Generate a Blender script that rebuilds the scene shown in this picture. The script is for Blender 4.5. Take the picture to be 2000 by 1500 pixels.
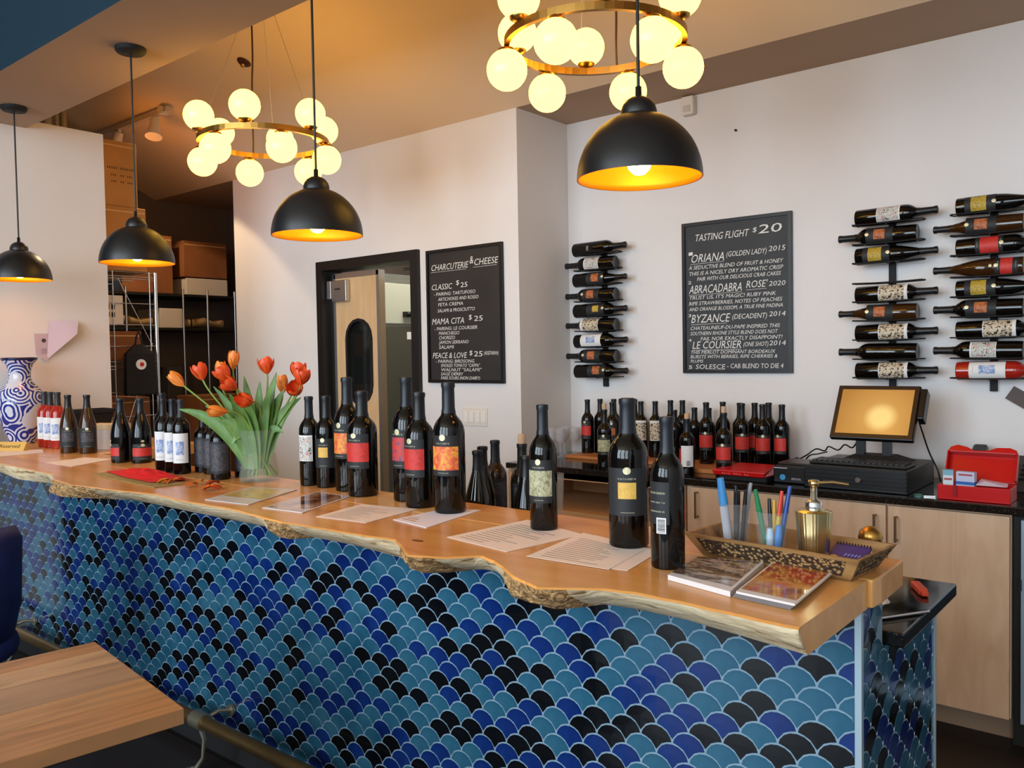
import bpy, bmesh, math, random
from mathutils import Vector, Matrix
random.seed(7)
for o in list(bpy.data.objects): bpy.data.objects.remove(o)
SC = bpy.context.scene
COL = SC.collection
PI = math.pi

# ------------------------------------------------------------------ camera
cam = bpy.data.cameras.new('camera'); camo = bpy.data.objects.new('camera', cam); COL.objects.link(camo)
yaw, pitch, roll = math.radians(39.5), math.radians(1.97), math.radians(-0.99)
fw = Vector((-math.sin(yaw)*math.cos(pitch), math.cos(yaw)*math.cos(pitch), -math.sin(pitch)))
r0 = Vector((math.cos(yaw), math.sin(yaw), 0)); u0 = r0.cross(fw)
rt = math.cos(roll)*r0 + math.sin(roll)*u0; up = -math.sin(roll)*r0 + math.cos(roll)*u0
CAM = Vector((0, 0, 1.5))
camo.matrix_world = Matrix(((rt.x, up.x, -fw.x, CAM.x), (rt.y, up.y, -fw.y, CAM.y), (rt.z, up.z, -fw.z, CAM.z), (0, 0, 0, 1)))
cam.sensor_fit = 'HORIZONTAL'; cam.sensor_width = 36.0; cam.lens = 36.0*1650/2000
cam.clip_start = 0.05; cam.clip_end = 60
SC.camera = camo
# ------------------------------------------------------------------ world, daylight, exposure
w = bpy.data.worlds.new('daylight_outside'); SC.world = w; w.use_nodes = True
w.node_tree.nodes['Background'].inputs[0].default_value = (0.62, 0.74, 0.9, 1); w.node_tree.nodes['Background'].inputs[1].default_value = 1.0
SC.view_settings.view_transform = 'Standard'; SC.view_settings.look = 'None'
SC.view_settings.exposure = 0.06; SC.view_settings.gamma = 1.0; SC.view_settings.use_curve_mapping = False
FRONT_Y = -4.6
WINDOWS = [(-4.9, -2.7), (-2.2, 0.0), (0.5, 2.7)]
WIN_Z = (0.9, 4.1)
for k, (a, b) in enumerate(WINDOWS):
    L = bpy.data.lights.new('window_daylight', 'AREA'); L.shape = 'RECTANGLE'; L.size = b-a-0.1; L.size_y = WIN_Z[1]-WIN_Z[0]-0.1
    L.energy = (215, 190, 135)[k]; L.color = (0.76, 0.89, 1.0)
    lo = bpy.data.objects.new('window_daylight', L); COL.objects.link(lo)
    lo.location = ((a+b)/2, FRONT_Y+0.02, sum(WIN_Z)/2); lo.rotation_euler = (PI/2, 0, 0)
GLOBE_EMIT = (7.4, 3.9, 0.52)
BULB_EMIT = (26.0, 15.0, 4.0)
# ------------------------------------------------------------------ colour and material helpers
def lin(c):
    c = c/255.0
    return c/12.92 if c <= 0.04045 else ((c+0.055)/1.055)**2.4
def rgb(r, g=None, b=None):
    if g is None: r, g, b = r
    return (lin(r), lin(g), lin(b), 1.0)
MATS = {}
def M(name, col, rough=0.5, metal=0.0, spec=0.5, trans=0.0, ior=1.45, emit=None, estr=1.0, coat=0.0, bump=None, var=None, alpha=None):
    """principled material; col in sRGB 0..255; var=(scale,amount) noise variation; bump=(scale,strength)"""
    if name in MATS: return MATS[name]
    m = bpy.data.materials.new(name); m.use_nodes = True; nt = m.node_tree; b = nt.nodes['Principled BSDF']
    b.inputs['Base Color'].default_value = rgb(col); b.inputs['Roughness'].default_value = rough
    b.inputs['Metallic'].default_value = metal; b.inputs['Specular IOR Level'].default_value = spec
    b.inputs['IOR'].default_value = ior; b.inputs['Transmission Weight'].default_value = trans
    b.inputs['Coat Weight'].default_value = coat
    if alpha is not None: b.inputs['Alpha'].default_value = alpha
    if emit is not None:
        b.inputs['Emission Color'].default_value = (*emit[:3], 1); b.inputs['Emission Strength'].default_value = estr
    tc = nt.nodes.new('ShaderNodeTexCoord')
    if var:
        n = nt.nodes.new('ShaderNodeTexNoise'); n.inputs['Scale'].default_value = var[0]; n.inputs['Detail'].default_value = 4
        nt.links.new(tc.outputs['Object'], n.inputs['Vector'])
        mx = nt.nodes.new('ShaderNodeMix'); mx.data_type = 'RGBA'
        c0 = [max(0, c*(1-var[1])) for c in col]; c1 = [min(255, c*(1+var[1])) for c in col]
        mx.inputs[6].default_value = rgb(c0); mx.inputs[7].default_value = rgb(c1)
        nt.links.new(n.outputs['Fac'], mx.inputs[0]); nt.links.new(mx.outputs[2], b.inputs['Base Color'])
    if bump:
        n2 = nt.nodes.new('ShaderNodeTexNoise'); n2.inputs['Scale'].default_value = bump[0]; n2.inputs['Detail'].default_value = 5
        nt.links.new(tc.outputs['Object'], n2.inputs['Vector'])
        bp = nt.nodes.new('ShaderNodeBump'); bp.inputs['Strength'].default_value = bump[1]; bp.inputs['Distance'].default_value = 0.01
        nt.links.new(n2.outputs['Fac'], bp.inputs['Height']); nt.links.new(bp.outputs['Normal'], b.inputs['Normal'])
    MATS[name] = m
    return m
def ramp_mat(name, stops, scale=(1, 1, 1), nscale=5.0, detail=6, distort=0.0, rough=0.5, coat=0.0, kind='noise', bump=0.0, constant=False, coords='Object', spec=0.5, metal=0.0, rot=(0, 0, 0)):
    """procedural colour from a noise / wave / voronoi field through a colour ramp"""
    if name in MATS: return MATS[name]
    m = bpy.data.materials.new(name); m.use_nodes = True; nt = m.node_tree; b = nt.nodes['Principled BSDF']
    b.inputs['Roughness'].default_value = rough; b.inputs['Coat Weight'].default_value = coat; b.inputs['Specular IOR Level'].default_value = spec; b.inputs['Metallic'].default_value = metal
    tc = nt.nodes.new('ShaderNodeTexCoord'); mp = nt.nodes.new('ShaderNodeMapping'); mp.inputs['Scale'].default_value = scale; mp.inputs['Rotation'].default_value = rot
    nt.links.new(tc.outputs[coords], mp.inputs['Vector'])
    if kind == 'noise':
        t = nt.nodes.new('ShaderNodeTexNoise'); t.inputs['Scale'].default_value = nscale; t.inputs['Detail'].default_value = detail; t.inputs['Distortion'].default_value = distort; out = t.outputs['Fac']
    elif kind == 'wave':
        t = nt.nodes.new('ShaderNodeTexWave'); t.inputs['Scale'].default_value = nscale; t.inputs['Distortion'].default_value = distort; t.inputs['Detail'].default_value = detail; t.inputs['Detail Scale'].default_value = 1.5; t.bands_direction = 'Z' if name == 'barcode' else 'X'; out = t.outputs['Fac']
    else:
        t = nt.nodes.new('ShaderNodeTexVoronoi'); t.inputs['Scale'].default_value = nscale; out = t.outputs['Distance' if kind == 'voronoi' else 'Color']
    nt.links.new(mp.outputs[0], t.inputs['Vector'])
    cr = nt.nodes.new('ShaderNodeValToRGB'); e = cr.color_ramp
    if constant: e.interpolation = 'CONSTANT'
    while len(e.elements) < len(stops): e.elements.new(0.5)
    for el, (p, c) in zip(e.elements, stops): el.position = p; el.color = rgb(c)
    nt.links.new(out, cr.inputs['Fac']); nt.links.new(cr.outputs['Color'], b.inputs['Base Color'])
    if bump:
        bp = nt.nodes.new('ShaderNodeBump'); bp.inputs['Strength'].default_value = bump; bp.inputs['Distance'].default_value = 0.01
        nt.links.new(out, bp.inputs['Height']); nt.links.new(bp.outputs['Normal'], b.inputs['Normal'])
    MATS[name] = m
    return m
# ------------------------------------------------------------------ mesh helpers
class MB:
    def __init__(s): s.v = []; s.f = []; s.m = []; s.smooth = []
    def add(s, vs, fs, mi=0, smooth=False):
        o = len(s.v); s.v += [tuple(v) for v in vs]
        for f in fs: s.f.append([i+o for i in f]); s.m.append(mi); s.smooth.append(smooth)
        return s
    def box(s, x0, x1, y0, y1, z0, z1, mi=0):
        return s.add([(x0, y0, z0), (x1, y0, z0), (x1, y1, z0), (x0, y1, z0), (x0, y0, z1), (x1, y0, z1), (x1, y1, z1), (x0, y1, z1)],
                     [(0, 3, 2, 1), (4, 5, 6, 7), (0, 1, 5, 4), (1, 2, 6, 5), (2, 3, 7, 6), (3, 0, 4, 7)], mi)
    def cbox(s, c, d, mat=None, mi=0):
        """box centred at c with size d, optionally rotated by matrix"""
        vs = []
        for sx, sy, sz in ((-1, -1, -1), (1, -1, -1), (1, 1, -1), (-1, 1, -1), (-1, -1, 1), (1, -1, 1), (1, 1, 1), (-1, 1, 1)):
            v = Vector((sx*d[0]/2, sy*d[1]/2, sz*d[2]/2))
            if mat is not None: v = mat @ v
            vs.append(v+Vector(c))
        return s.add(vs, [(0, 3, 2, 1), (4, 5, 6, 7), (0, 1, 5, 4), (1, 2, 6, 5), (2, 3, 7, 6), (3, 0, 4, 7)], mi)
    def lathe(s, prof, n=24, c=(0, 0, 0), a0=0.0, a1=2*PI, mi=0, smooth=True, capb=False, capt=False):
        full = abs(a1-a0-2*PI) < 1e-6; na = n if full else n+1
        vs = []; fs = []
        for r, z in prof:
            for i in range(na):
                a = a0+(a1-a0)*i/n
                vs.append((c[0]+r*math.cos(a), c[1]+r*math.sin(a), c[2]+z))
        for j in range(len(prof)-1):
            for i in range(n):
                k = (i+1) % na if full else i+1
                fs.append((j*na+i, j*na+k, (j+1)*na+k, (j+1)*na+i))
        if capb: fs.append(tuple(reversed(range(na))))
        if capt: fs.append(tuple((len(prof)-1)*na+i for i in range(na)))
        return s.add(vs, fs, mi, smooth)
    def cyl(s, p, q, r, r2=None, n=12, mi=0, caps=True, smooth=True):
        p, q = Vector(p), Vector(q); d = (q-p).normalized(); r2 = r if r2 is None else r2
        a = d.orthogonal().normalized(); b = d.cross(a); vs = []
        for P_, R_ in ((p, r), (q, r2)):
            for i in range(n):
                t = 2*PI*i/n; vs.append(P_+a*R_*math.cos(t)+b*R_*math.sin(t))
        fs = [(i, (i+1) % n, n+(i+1) % n, n+i) for i in range(n)]
        s.add(vs, fs, mi, smooth)
        if caps: s.add(vs, [tuple(reversed(range(n))), tuple(range(n, 2*n))], mi)
        return s
    def tube(s, pts, r, n=8, mi=0, radii=None):
        pts = [Vector(p) for p in pts]; vs = []; fs = []
        a = None
        for i, p in enumerate(pts):
            d = (pts[min(i+1, len(pts)-1)]-pts[max(i-1, 0)]).normalized()
            if a is None: a = d.orthogonal().normalized()
            a = (a-d*a.dot(d)).normalized(); b = d.cross(a); R_ = radii[i] if radii else r
            for k in range(n):
                t = 2*PI*k/n; vs.append(p+a*R_*math.cos(t)+b*R_*math.sin(t))
        for i in range(len(pts)-1):
            for k in range(n): fs.append((i*n+k, i*n+(k+1) % n, (i+1)*n+(k+1) % n, (i+1)*n+k))
        s.add(vs, fs, mi, True)
        return s.add(vs, [tuple(reversed(range(n))), tuple(range((len(pts)-1)*n, len(pts)*n))], mi)
    def sphere(s, c, r, n=16, m=10, mi=0, sz=1.0):
        prof = [(max(1e-5, r*math.sin(PI*j/m)), -r*math.cos(PI*j/m)*sz) for j in range(m+1)]
        return s.lathe(prof, n, c, mi=mi)
    def prism(s, poly, z0, z1, mi=0):
        n = len(poly); vs = [(x, y, z0) for x, y in poly]+[(x, y, z1) for x, y in poly]
        return s.add(vs, [tuple(reversed(range(n))), tuple(range(n, 2*n))]+[(i, (i+1) % n, n+(i+1) % n, n+i) for i in range(n)], mi)
    def xform(s, mat):
        s.v = [tuple(mat @ Vector(v)) for v in s.v]; return s
    def mesh(s, name, mats):
        me = bpy.data.meshes.new(name); me.from_pydata(s.v, [], s.f)
        for m in (mats if isinstance(mats, (list, tuple)) else [mats]): me.materials.append(m)
        me.polygons.foreach_set('material_index', s.m); me.polygons.foreach_set('use_smooth', s.smooth); me.update()
        return me
    def build(s, name, mats, parent=None, bevel=0.0, loc=None):
        o = bpy.data.objects.new(name, s.mesh(name, mats)); COL.objects.link(o)
        if parent is not None: o.parent = parent
        if loc: o.location = loc
        if bevel:
            b = o.modifiers.new('bevel', 'BEVEL'); b.width = bevel; b.segments = 2; b.limit_method = 'ANGLE'; b.angle_limit = math.radians(50)
        return o
def spline(pts, k=6):
    P_ = [Vector(p) for p in pts]; P_ = [P_[0]]+P_+[P_[-1]]; out = []
    for i in range(1, len(P_)-2):
        for j in range(k):
            t = j/k; a, b, c, d = P_[i-1], P_[i], P_[i+1], P_[i+2]
            out.append(0.5*((2*b)+(c-a)*t+(2*a-5*b+4*c-d)*t*t+(3*b-a-3*c+d)*t**3))
    return out+[P_[-2]]
def inst(name, me, parent=None, loc=(0, 0, 0), rot=None, scale=None, mat=None):
    o = bpy.data.objects.new(name, me); COL.objects.link(o)
    if parent is not None: o.parent = parent
    if mat is not None: o.matrix_local = mat
    else:
        o.location = loc
        if rot: o.rotation_euler = rot
        if scale: o.scale = scale
    return o
def tag(o, label, cat, group=None):
    o['label'] = label; o['category'] = cat
    if group: o['group'] = group
    return o
def thing(name, label, cat, loc=(0, 0, 0), rz=0.0, group=None):
    o = bpy.data.objects.new(name, None); COL.objects.link(o); o.empty_display_size = 0.05
    o.location = loc; o.rotation_euler = (0, 0, rz)
    return tag(o, label, cat, group)
def struct(o): o['kind'] = 'structure'; return o
def text_mesh(name, s, mat, width=None, height=None, shear=0.0, maxw=None, thick=0.0):
    cu = bpy.data.curves.new('txt', 'FONT'); cu.body = s; cu.size = 1.0; cu.resolution_u = 2; cu.offset = thick
    ob = bpy.data.objects.new('txt', cu); COL.objects.link(ob)
    dg = bpy.context.evaluated_depsgraph_get(); me = bpy.data.meshes.new_from_object(ob.evaluated_get(dg))
    bpy.data.objects.remove(ob); bpy.data.curves.remove(cu)
    xs = [v.co.x for v in me.vertices]; x0, x1 = min(xs), max(xs)
    sy = height/0.7; sx = sy
    if width: sx = width/(x1-x0)
    for v in me.vertices: v.co = Vector(((v.co.x-x0)*sx+v.co.y*sy*shear, v.co.y*sy, 0))
    me.materials.clear(); me.materials.append(mat); me.name = name
    return me
UPR = Matrix.Rotation(PI/2, 4, 'X')       # lays XY text into the XZ plane, facing -Y

# ------------------------------------------------------------------ shared materials
m_wall = M('wall_paint_white', (226, 222, 220), 0.85, spec=0.2, var=(3, 0.012))
m_ceil = M('ceiling_paint_warm', (234, 210, 180), 0.9, spec=0.1)
m_taupe = M('soffit_paint_strip_shade', (184, 158, 136), 0.9, spec=0.1)
m_blue = M('fascia_paint_blue', (28, 48, 60), 0.8, spec=0.2)
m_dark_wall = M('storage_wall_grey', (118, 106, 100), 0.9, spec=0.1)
m_black = M('black_satin', (14, 14, 15), 0.35)
m_blackmatte = M('black_matte', (18, 17, 18), 0.7)
m_chrome = M('chrome_wire', (215, 215, 215), 0.18, 1.0)
m_steel = ramp_mat('brushed_steel', [(0.3, (150, 148, 140)), (0.7, (196, 194, 184))], scale=(1, 1, 60), nscale=3, rough=0.38, metal=0.85)
m_brass = M('brushed_brass', (186, 142, 72), 0.3, 1.0)
m_white = M('white_paper', (238, 232, 228), 0.7)
m_gold = M('gold_lining', (255, 176, 20), 0.42, 0.35)
m_granite = ramp_mat('black_granite', [(0.0, (9, 9, 10)), (0.62, (16, 15, 15)), (0.7, (66, 60, 50)), (0.74, (14, 13, 13)), (1, (30, 29, 28))], nscale=160, detail=2, rough=0.09, spec=0.6)
m_maple = ramp_mat('maple_veneer', [(0.25, (196, 160, 128)), (0.5, (206, 172, 140)), (0.75, (216, 184, 154))], scale=(5, 5, 1.2), nscale=2.6, detail=7, distort=1.2, rough=0.45)
m_maple_in = ramp_mat('maple_interior', [(0.3, (186, 140, 96)), (0.7, (206, 162, 116))], scale=(1.2, 6, 6), nscale=2.2, detail=6, distort=0.8, rough=0.5)
m_slab = ramp_mat('honey_slab_wood', [(0.2, (192, 122, 58)), (0.42, (214, 150, 80)), (0.6, (224, 162, 92)), (0.85, (232, 176, 108))], scale=(0.9, 6, 4), nscale=1.5, detail=8, distort=0.8, rough=0.24, spec=0.35)
m_edge = ramp_mat('live_edge_sapwood', [(0.2, (84, 60, 36)), (0.33, (150, 118, 78)), (0.42, (214, 186, 146)), (0.62, (230, 208, 170)), (0.78, (222, 196, 152)), (0.92, (150, 112, 70))], scale=(3, 14, 18), nscale=2.2, detail=10, distort=1.5, rough=0.55, bump=0.5)
m_burl = ramp_mat('burl_bark', [(0.25, (70, 44, 22)), (0.42, (140, 100, 58)), (0.6, (196, 156, 104)), (0.8, (120, 84, 46))], scale=(1, 1.3, 1.3), nscale=26, detail=8, distort=3.0, rough=0.7, bump=0.9)
m_cardboard = ramp_mat('cardboard', [(0.3, (176, 122, 62)), (0.7, (194, 140, 78))], nscale=4, rough=0.8)
m_cardboard2 = ramp_mat('cardboard_brown', [(0.3, (128, 76, 40)), (0.7, (150, 94, 54))], nscale=4, rough=0.8)
m_ink = M('printed_ink', (40, 34, 32), 0.7)
m_chalk = M('chalk', (226, 224, 220), 0.9, spec=0.1)
m_slate = ramp_mat('chalkboard_slate', [(0.3, (38, 42, 46)), (0.7, (54, 58, 62))], nscale=3, detail=6, rough=0.6)
m_slate2 = ramp_mat('chalkboard_brown', [(0.3, (34, 30, 29)), (0.7, (46, 41, 39))], nscale=3, detail=6, rough=0.6)
# ------------------------------------------------------------------ room shell
YB, YD, XC, ZC = 4.2, 3.715, -2.998, 2.882
KS = 0.45                                   # rise of the sloped ceiling towards the front
XW = -5.2                                   # partition at the far end of the bar
XE = 3.4                                    # right-hand wall, out of view
ZTOP = 4.3
def plane(name, pts, mat):
    o = MB().add(pts, [tuple(range(len(pts)))]).build(name, mat); return struct(o)
fl = MB().box(-7.0, XE, FRONT_Y-0.2, 6.0, -0.06, 0).build('floor', M('floor_dark_base', (24, 21, 20), 0.5, var=(2, 0.15))); struct(fl)
m_ft = M('floor_tile_dark', (38, 31, 29), 0.4, var=(2.5, 0.18), spec=0.3)
tile_me = MB().box(-0.297, 0.297, -0.297, 0.297, 0.0, 0.004).mesh('floor_tile', m_ft)
for i in range(13):
    for j in range(8):
        x, y = -6.0+i*0.6, -1.0+j*0.6
        if (1.5 < y < 2.45 and x < -0.3) or (y > 3.2): continue
        inst('floor_tile', tile_me, fl, (x, y, 0))
struct(MB().box(XC, XE, YB, YB+0.12, 0, ZC+0.1).build('wall_back', m_wall))
# door wall with an opening
DX0, DX1, DZ = -4.786, -3.786, 2.164        # outer edges of the black frame
dw = MB(); dw.box(DX1, XC, YD, YB+0.12, 0, ZC+0.1); dw.box(-5.82, DX0, YD, YD+0.12, 0, ZC+0.1); dw.box(DX0, DX1, YD, YD+0.12, DZ, ZC+0.1)
struct(dw.build('wall_door_side', m_wall))
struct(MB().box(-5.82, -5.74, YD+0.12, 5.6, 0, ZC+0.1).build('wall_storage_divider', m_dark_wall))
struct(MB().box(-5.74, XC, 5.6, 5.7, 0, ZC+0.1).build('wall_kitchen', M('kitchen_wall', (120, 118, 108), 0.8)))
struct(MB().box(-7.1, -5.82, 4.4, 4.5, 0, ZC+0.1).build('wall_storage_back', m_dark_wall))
struct(MB().box(-7.1, -7.0, FRONT_Y, 4.5, 0, ZTOP).build('wall_storage_side', m_dark_wall))
struct(MB().box(XW-0.12, XW, 1.30, 2.438, 0, 2.883).build('wall_left', m_wall))
struct(MB().box(XW-0.12, XW, FRONT_Y, 1.30, 0, ZTOP).build('wall_left_front', M('reflection_darkening_navy', (30, 40, 52), 0.8, spec=0.2)))  # unseen wall section, made navy to darken reflections in the tiles
struct(MB().box(XE, XE+0.1, FRONT_Y, YB+0.12, 0, ZTOP).build('wall_right', m_wall))
# flat strip of ceiling behind the door-wall line, sloped ceiling in front of it
struct(MB().box(-7.1, XE, YD, 5.7, ZC, ZC+0.1).build('ceiling_strip', m_taupe))  # taupe puts shade into the strip's colour beside the brighter slope
zs = ZC+KS*(YD-2.0)
cl = MB().add([(-7.1, YD, ZC), (XE, YD, ZC), (XE, 2.0, zs), (-7.1, 2.0, zs), (-7.1, YD, ZC+.1), (XE, YD, ZC+.1), (XE, 2.0, zs+.1), (-7.1, 2.0, zs+.1)],
              [(0, 1, 2, 3), (7, 6, 5, 4), (0, 4, 5, 1), (1, 5, 6, 2), (2, 6, 7, 3), (3, 7, 4, 0)]).build('ceiling', m_ceil); struct(cl)
# soffit over the bar: taupe underside, blue front
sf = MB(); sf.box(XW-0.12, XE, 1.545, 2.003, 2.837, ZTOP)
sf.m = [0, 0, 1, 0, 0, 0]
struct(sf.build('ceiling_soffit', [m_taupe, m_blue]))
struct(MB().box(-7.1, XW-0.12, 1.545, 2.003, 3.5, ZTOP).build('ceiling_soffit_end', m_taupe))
struct(MB().box(-7.1, XE, FRONT_Y-0.2, 1.545, ZTOP, ZTOP+0.1).build('ceiling_front', m_ceil))
# street front with three tall windows behind the camera
wf = MB(); xs = [-7.1]+[v for p in WINDOWS for v in p]+[XE]
for i in range(0, len(xs), 2): wf.box(xs[i], xs[i+1], FRONT_Y-0.15, FRONT_Y, 0, ZTOP)
for a, b in WINDOWS: wf.box(a, b, FRONT_Y-0.15, FRONT_Y, 0, WIN_Z[0]); wf.box(a, b, FRONT_Y-0.15, FRONT_Y, WIN_Z[1], ZTOP)
struct(wf.build('wall_front', m_wall))
for k, (a, b) in enumerate(WINDOWS):
    f = MB()
    for x in (a, (a+b)/2-0.025, b-0.05): f.box(x, x+0.05, FRONT_Y-0.1, FRONT_Y-0.02, *WIN_Z)
    for z in (WIN_Z[0], WIN_Z[1]-0.05): f.box(a, b, FRONT_Y-0.1, FRONT_Y-0.02, z, z+0.05)
    struct(f.build('window_%d' % (k+1), m_blackmatte))
# pipes above the partition, wall sensor, switch plate, nail
for px, py, pr in ((-6.44, 2.625, 0.028), (-6.44, 2.69, 0.014), (-6.44, 2.738, 0.02)):
    tag(MB().cyl((px, py, 0.0), (px, py, ZC+KS*(YD-py)), pr).build('pipe', M('pipe_cream', (206, 180, 136), 0.6)),
        {0.028: 'thick cream pipe rising above the white partition', 0.014: 'thinnest of the cream pipes above the white partition', 0.02: 'rightmost cream pipe above the white partition'}[pr], 'pipe', 'pipes above the partition')
t = thing('motion_sensor', 'small white motion sensor high on the back wall', 'sensor', (-2.175, YB, 2.825))
MB().box(-0.036, 0.036, -0.045, 0, -0.05, 0.05).build('housing', M('plastic_white', (226, 218, 208), 0.5), t, bevel=0.008)
MB().box(-0.02, 0.02, -0.05, -0.045, -0.035, 0.0).build('lens', M('plastic_cream', (205, 196, 184), 0.3), t)
tag(MB().cyl((-1.914, YB, 2.652), (-1.914, YB-0.012, 2.652), 0.006, n=8).build('nail', m_blackmatte), 'small dark nail in the white wall above the chalkboard', 'nail')
t = thing('light_switch', 'white four-gang light switch plate on the wall below the chalkboard', 'light switch', (-3.345, YD, 1.137))
MB().box(-0.095, 0.095, -0.006, 0, -0.054, 0.054).build('plate', M('plastic_white', (226, 218, 208), 0.5), t, bevel=0.003)
for k in range(4): MB().box(-0.016, 0.016, -0.011, -0.006, -0.032, 0.032).build('rocker', M('plastic_white2', (236, 232, 226), 0.35), t, loc=(-0.069+k*0.046, 0, 0))

# ------------------------------------------------------------------ kitchen double door
d = thing('door_1', 'black framed kitchen doorway with one closed wooden swing leaf', 'door', (0, 0, 0)); d['kind'] = 'structure'; del d['category']
m_frame = M('door_frame_black', (22, 19, 19), 0.45)
fr = MB(); fw_ = 0.062
fr.box(DX0, DX0+fw_, YD-0.03, YD+0.15, 0, DZ); fr.box(DX1-fw_, DX1, YD-0.03, YD+0.15, 0, DZ); fr.box(DX0+fw_, DX1-fw_, YD-0.03, YD+0.15, DZ-fw_, DZ)
fr.build('door_frame', m_frame, d)
# left leaf with an obround window
lx0, lx1, lz1, lz0 = -4.675, -4.215, 2.075, 0.02
m_leaf = ramp_mat('door_leaf_birch', [(0.25, (206, 168, 122)), (0.75, (222, 188, 144))], scale=(7, 7, 0.9), nscale=2.4, detail=6, distort=0.8, rough=0.45)
def obround(cx, z0, z1, hw, n=8):
    r = hw; pts = []
    for i in range(n+1): a = PI*i/n; pts.append((cx+r*math.cos(a), z1-r+r*math.sin(a)*1.0))
    for i in range(n+1): a = PI+PI*i/n; pts.append((cx+r*math.cos(a), z0+r+r*math.sin(a)))
    return pts
wc = (lx0+lx1)/2+0.02
hole = obround(wc, 1.20, 1.745, 0.115); N = len(hole)
# leaf face as a fan of quads between the hole and the outer rectangle
outer = []
for (x, z) in hole:
    dx, dz = x-wc, z-1.47
    sc = min(((lx1-wc) if dx > 0 else (wc-lx0))/max(abs(dx), 1e-6), ((lz1-1.47) if dz > 0 else (1.47-lz0))/max(abs(dz), 1e-6)); outer.append((wc+dx*sc, 1.47+dz*sc))
lf = MB()
for yy, flip in ((YD+0.04, False), (YD+0.08, True)):
    vs = [(x, yy, z) for x, z in hole]+[(x, yy, z) for x, z in outer]
    lf.add(vs, [((i, (i+1) % N, N+(i+1) % N, N+i) if flip else (N+i, N+(i+1) % N, (i+1) % N, i)) for i in range(N)])
for (cx, cz) in ((lx0, lz0), (lx1, lz0), (lx0, lz1), (lx1, lz1)):
    i = min(range(N), key=lambda k: 0 if False else (outer[k][0]-cx)**2+(outer[k][1]-cz)**2)
lf.box(lx0, lx1, YD+0.041, YD+0.079, 1.80, lz1); lf.box(lx0, lx1, YD+0.041, YD+0.079, lz0, 1.13)
leaf = lf.build('door_leaf', m_leaf, d)
g = MB(); vs = [(x, YD+0.06, z) for x, z in hole]; g.add(vs, [tuple(range(N))]); g.build('pane', M('door_glass_dark', (24, 27, 26), 0.06, spec=0.7), leaf)
gk = MB(); o2 = obround(wc, 1.18, 1.765, 0.135)
vs = [(x, YD+0.03, z) for x, z in hole]+[(x, YD+0.03, z) for x, z in o2]+[(x, YD+0.06, z) for x, z in hole]+[(x, YD+0.045, z) for x, z in o2]
gk.add(vs, [(i, (i+1) % N, N+(i+1) % N, N+i) for i in range(N)]+[(i, 2*N+i, 2*N+(i+1) % N, (i+1) % N) for i in range(N)]+[(N+i, N+(i+1) % N, 3*N+(i+1) % N, 3*N+i) for i in range(N)]); gk.build('window_gasket', m_blackmatte, leaf)
m_alu = M('aluminium_trim', (196, 198, 198), 0.3, 0.9)
al = MB(); al.box(lx0-0.006, lx0+0.018, YD+0.034, YD+0.086, lz0, lz1); al.box(lx1-0.022, lx1+0.006, YD+0.034, YD+0.086, lz0, lz1); al.box(lx0, lx1, YD+0.034, YD+0.086, lz1-0.03, lz1+0.004); al.build('edge_trim', m_alu, leaf)
hg = MB(); hg.box(lx0+0.02, lx0+0.17, YD+0.0, YD+0.036, 1.885, 2.03); hg.box(lx0-0.035, lx0+0.01, YD+0.0, YD+0.036, 1.905, 2.03); hg.build('hinge_guard', m_alu, leaf, bevel=0.004)
MB().box(lx0+0.055, lx0+0.11, YD-0.004, YD+0.001, 1.965, 1.975).build('maker_plate', m_ink, leaf)
hw = MB(); hw.cyl((-3.90, YD+0.06, 2.085), (-3.90, YD+0.06, 2.03), 0.012); hw.cyl((-3.99, YD+0.06, 2.06), (-3.87, YD+0.06, 2.06), 0.009); hw.sphere((-3.885, YD+0.06, 2.035), 0.018, 10, 8); hw.build('pivot_hinge', m_chrome, d)
# right leaf folded open into the kitchen
MB().box(-3.885, -3.85, YD+0.16, YD+0.62, 0.02, 2.07).build('door_leaf', m_leaf, d)
t = thing('refrigerator', 'stainless steel refrigerator seen through the kitchen doorway', 'refrigerator', (0, 0, 0))
MB().box(-5.70, -5.02, 4.30, 5.3, 0.0, 2.16).build('body', m_steel, t)
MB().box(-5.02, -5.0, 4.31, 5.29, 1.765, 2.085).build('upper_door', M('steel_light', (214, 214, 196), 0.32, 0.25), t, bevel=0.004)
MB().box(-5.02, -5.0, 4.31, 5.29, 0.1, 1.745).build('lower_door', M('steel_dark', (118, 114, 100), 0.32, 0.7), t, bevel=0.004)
hb = MB(); hb.box(-5.0, -4.96, 4.70, 4.80, 1.82, 1.862); hb.sphere((-4.955, 4.72, 1.84), 0.022, 10, 8); hb.sphere((-4.955, 4.79, 1.84), 0.024, 10, 8); hb.build('latch', m_black, t)
MB().box(-5.0, -4.996, 4.74, 4.84, 1.64, 1.70).build('paper_label', m_white, t)
L = bpy.data.lights.new('kitchen_fill_light', 'AREA'); L.shape = 'RECTANGLE'; L.size = 0.5; L.size_y = 0.9; L.energy = 26; L.color = (1, .96, .82)  # unseen lamp added to brighten the fridge behind the doorway
lo = bpy.data.objects.new('kitchen_fill_light', L); COL.objects.link(lo); lo.location = (-4.3, 4.75, 2.85)

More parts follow.
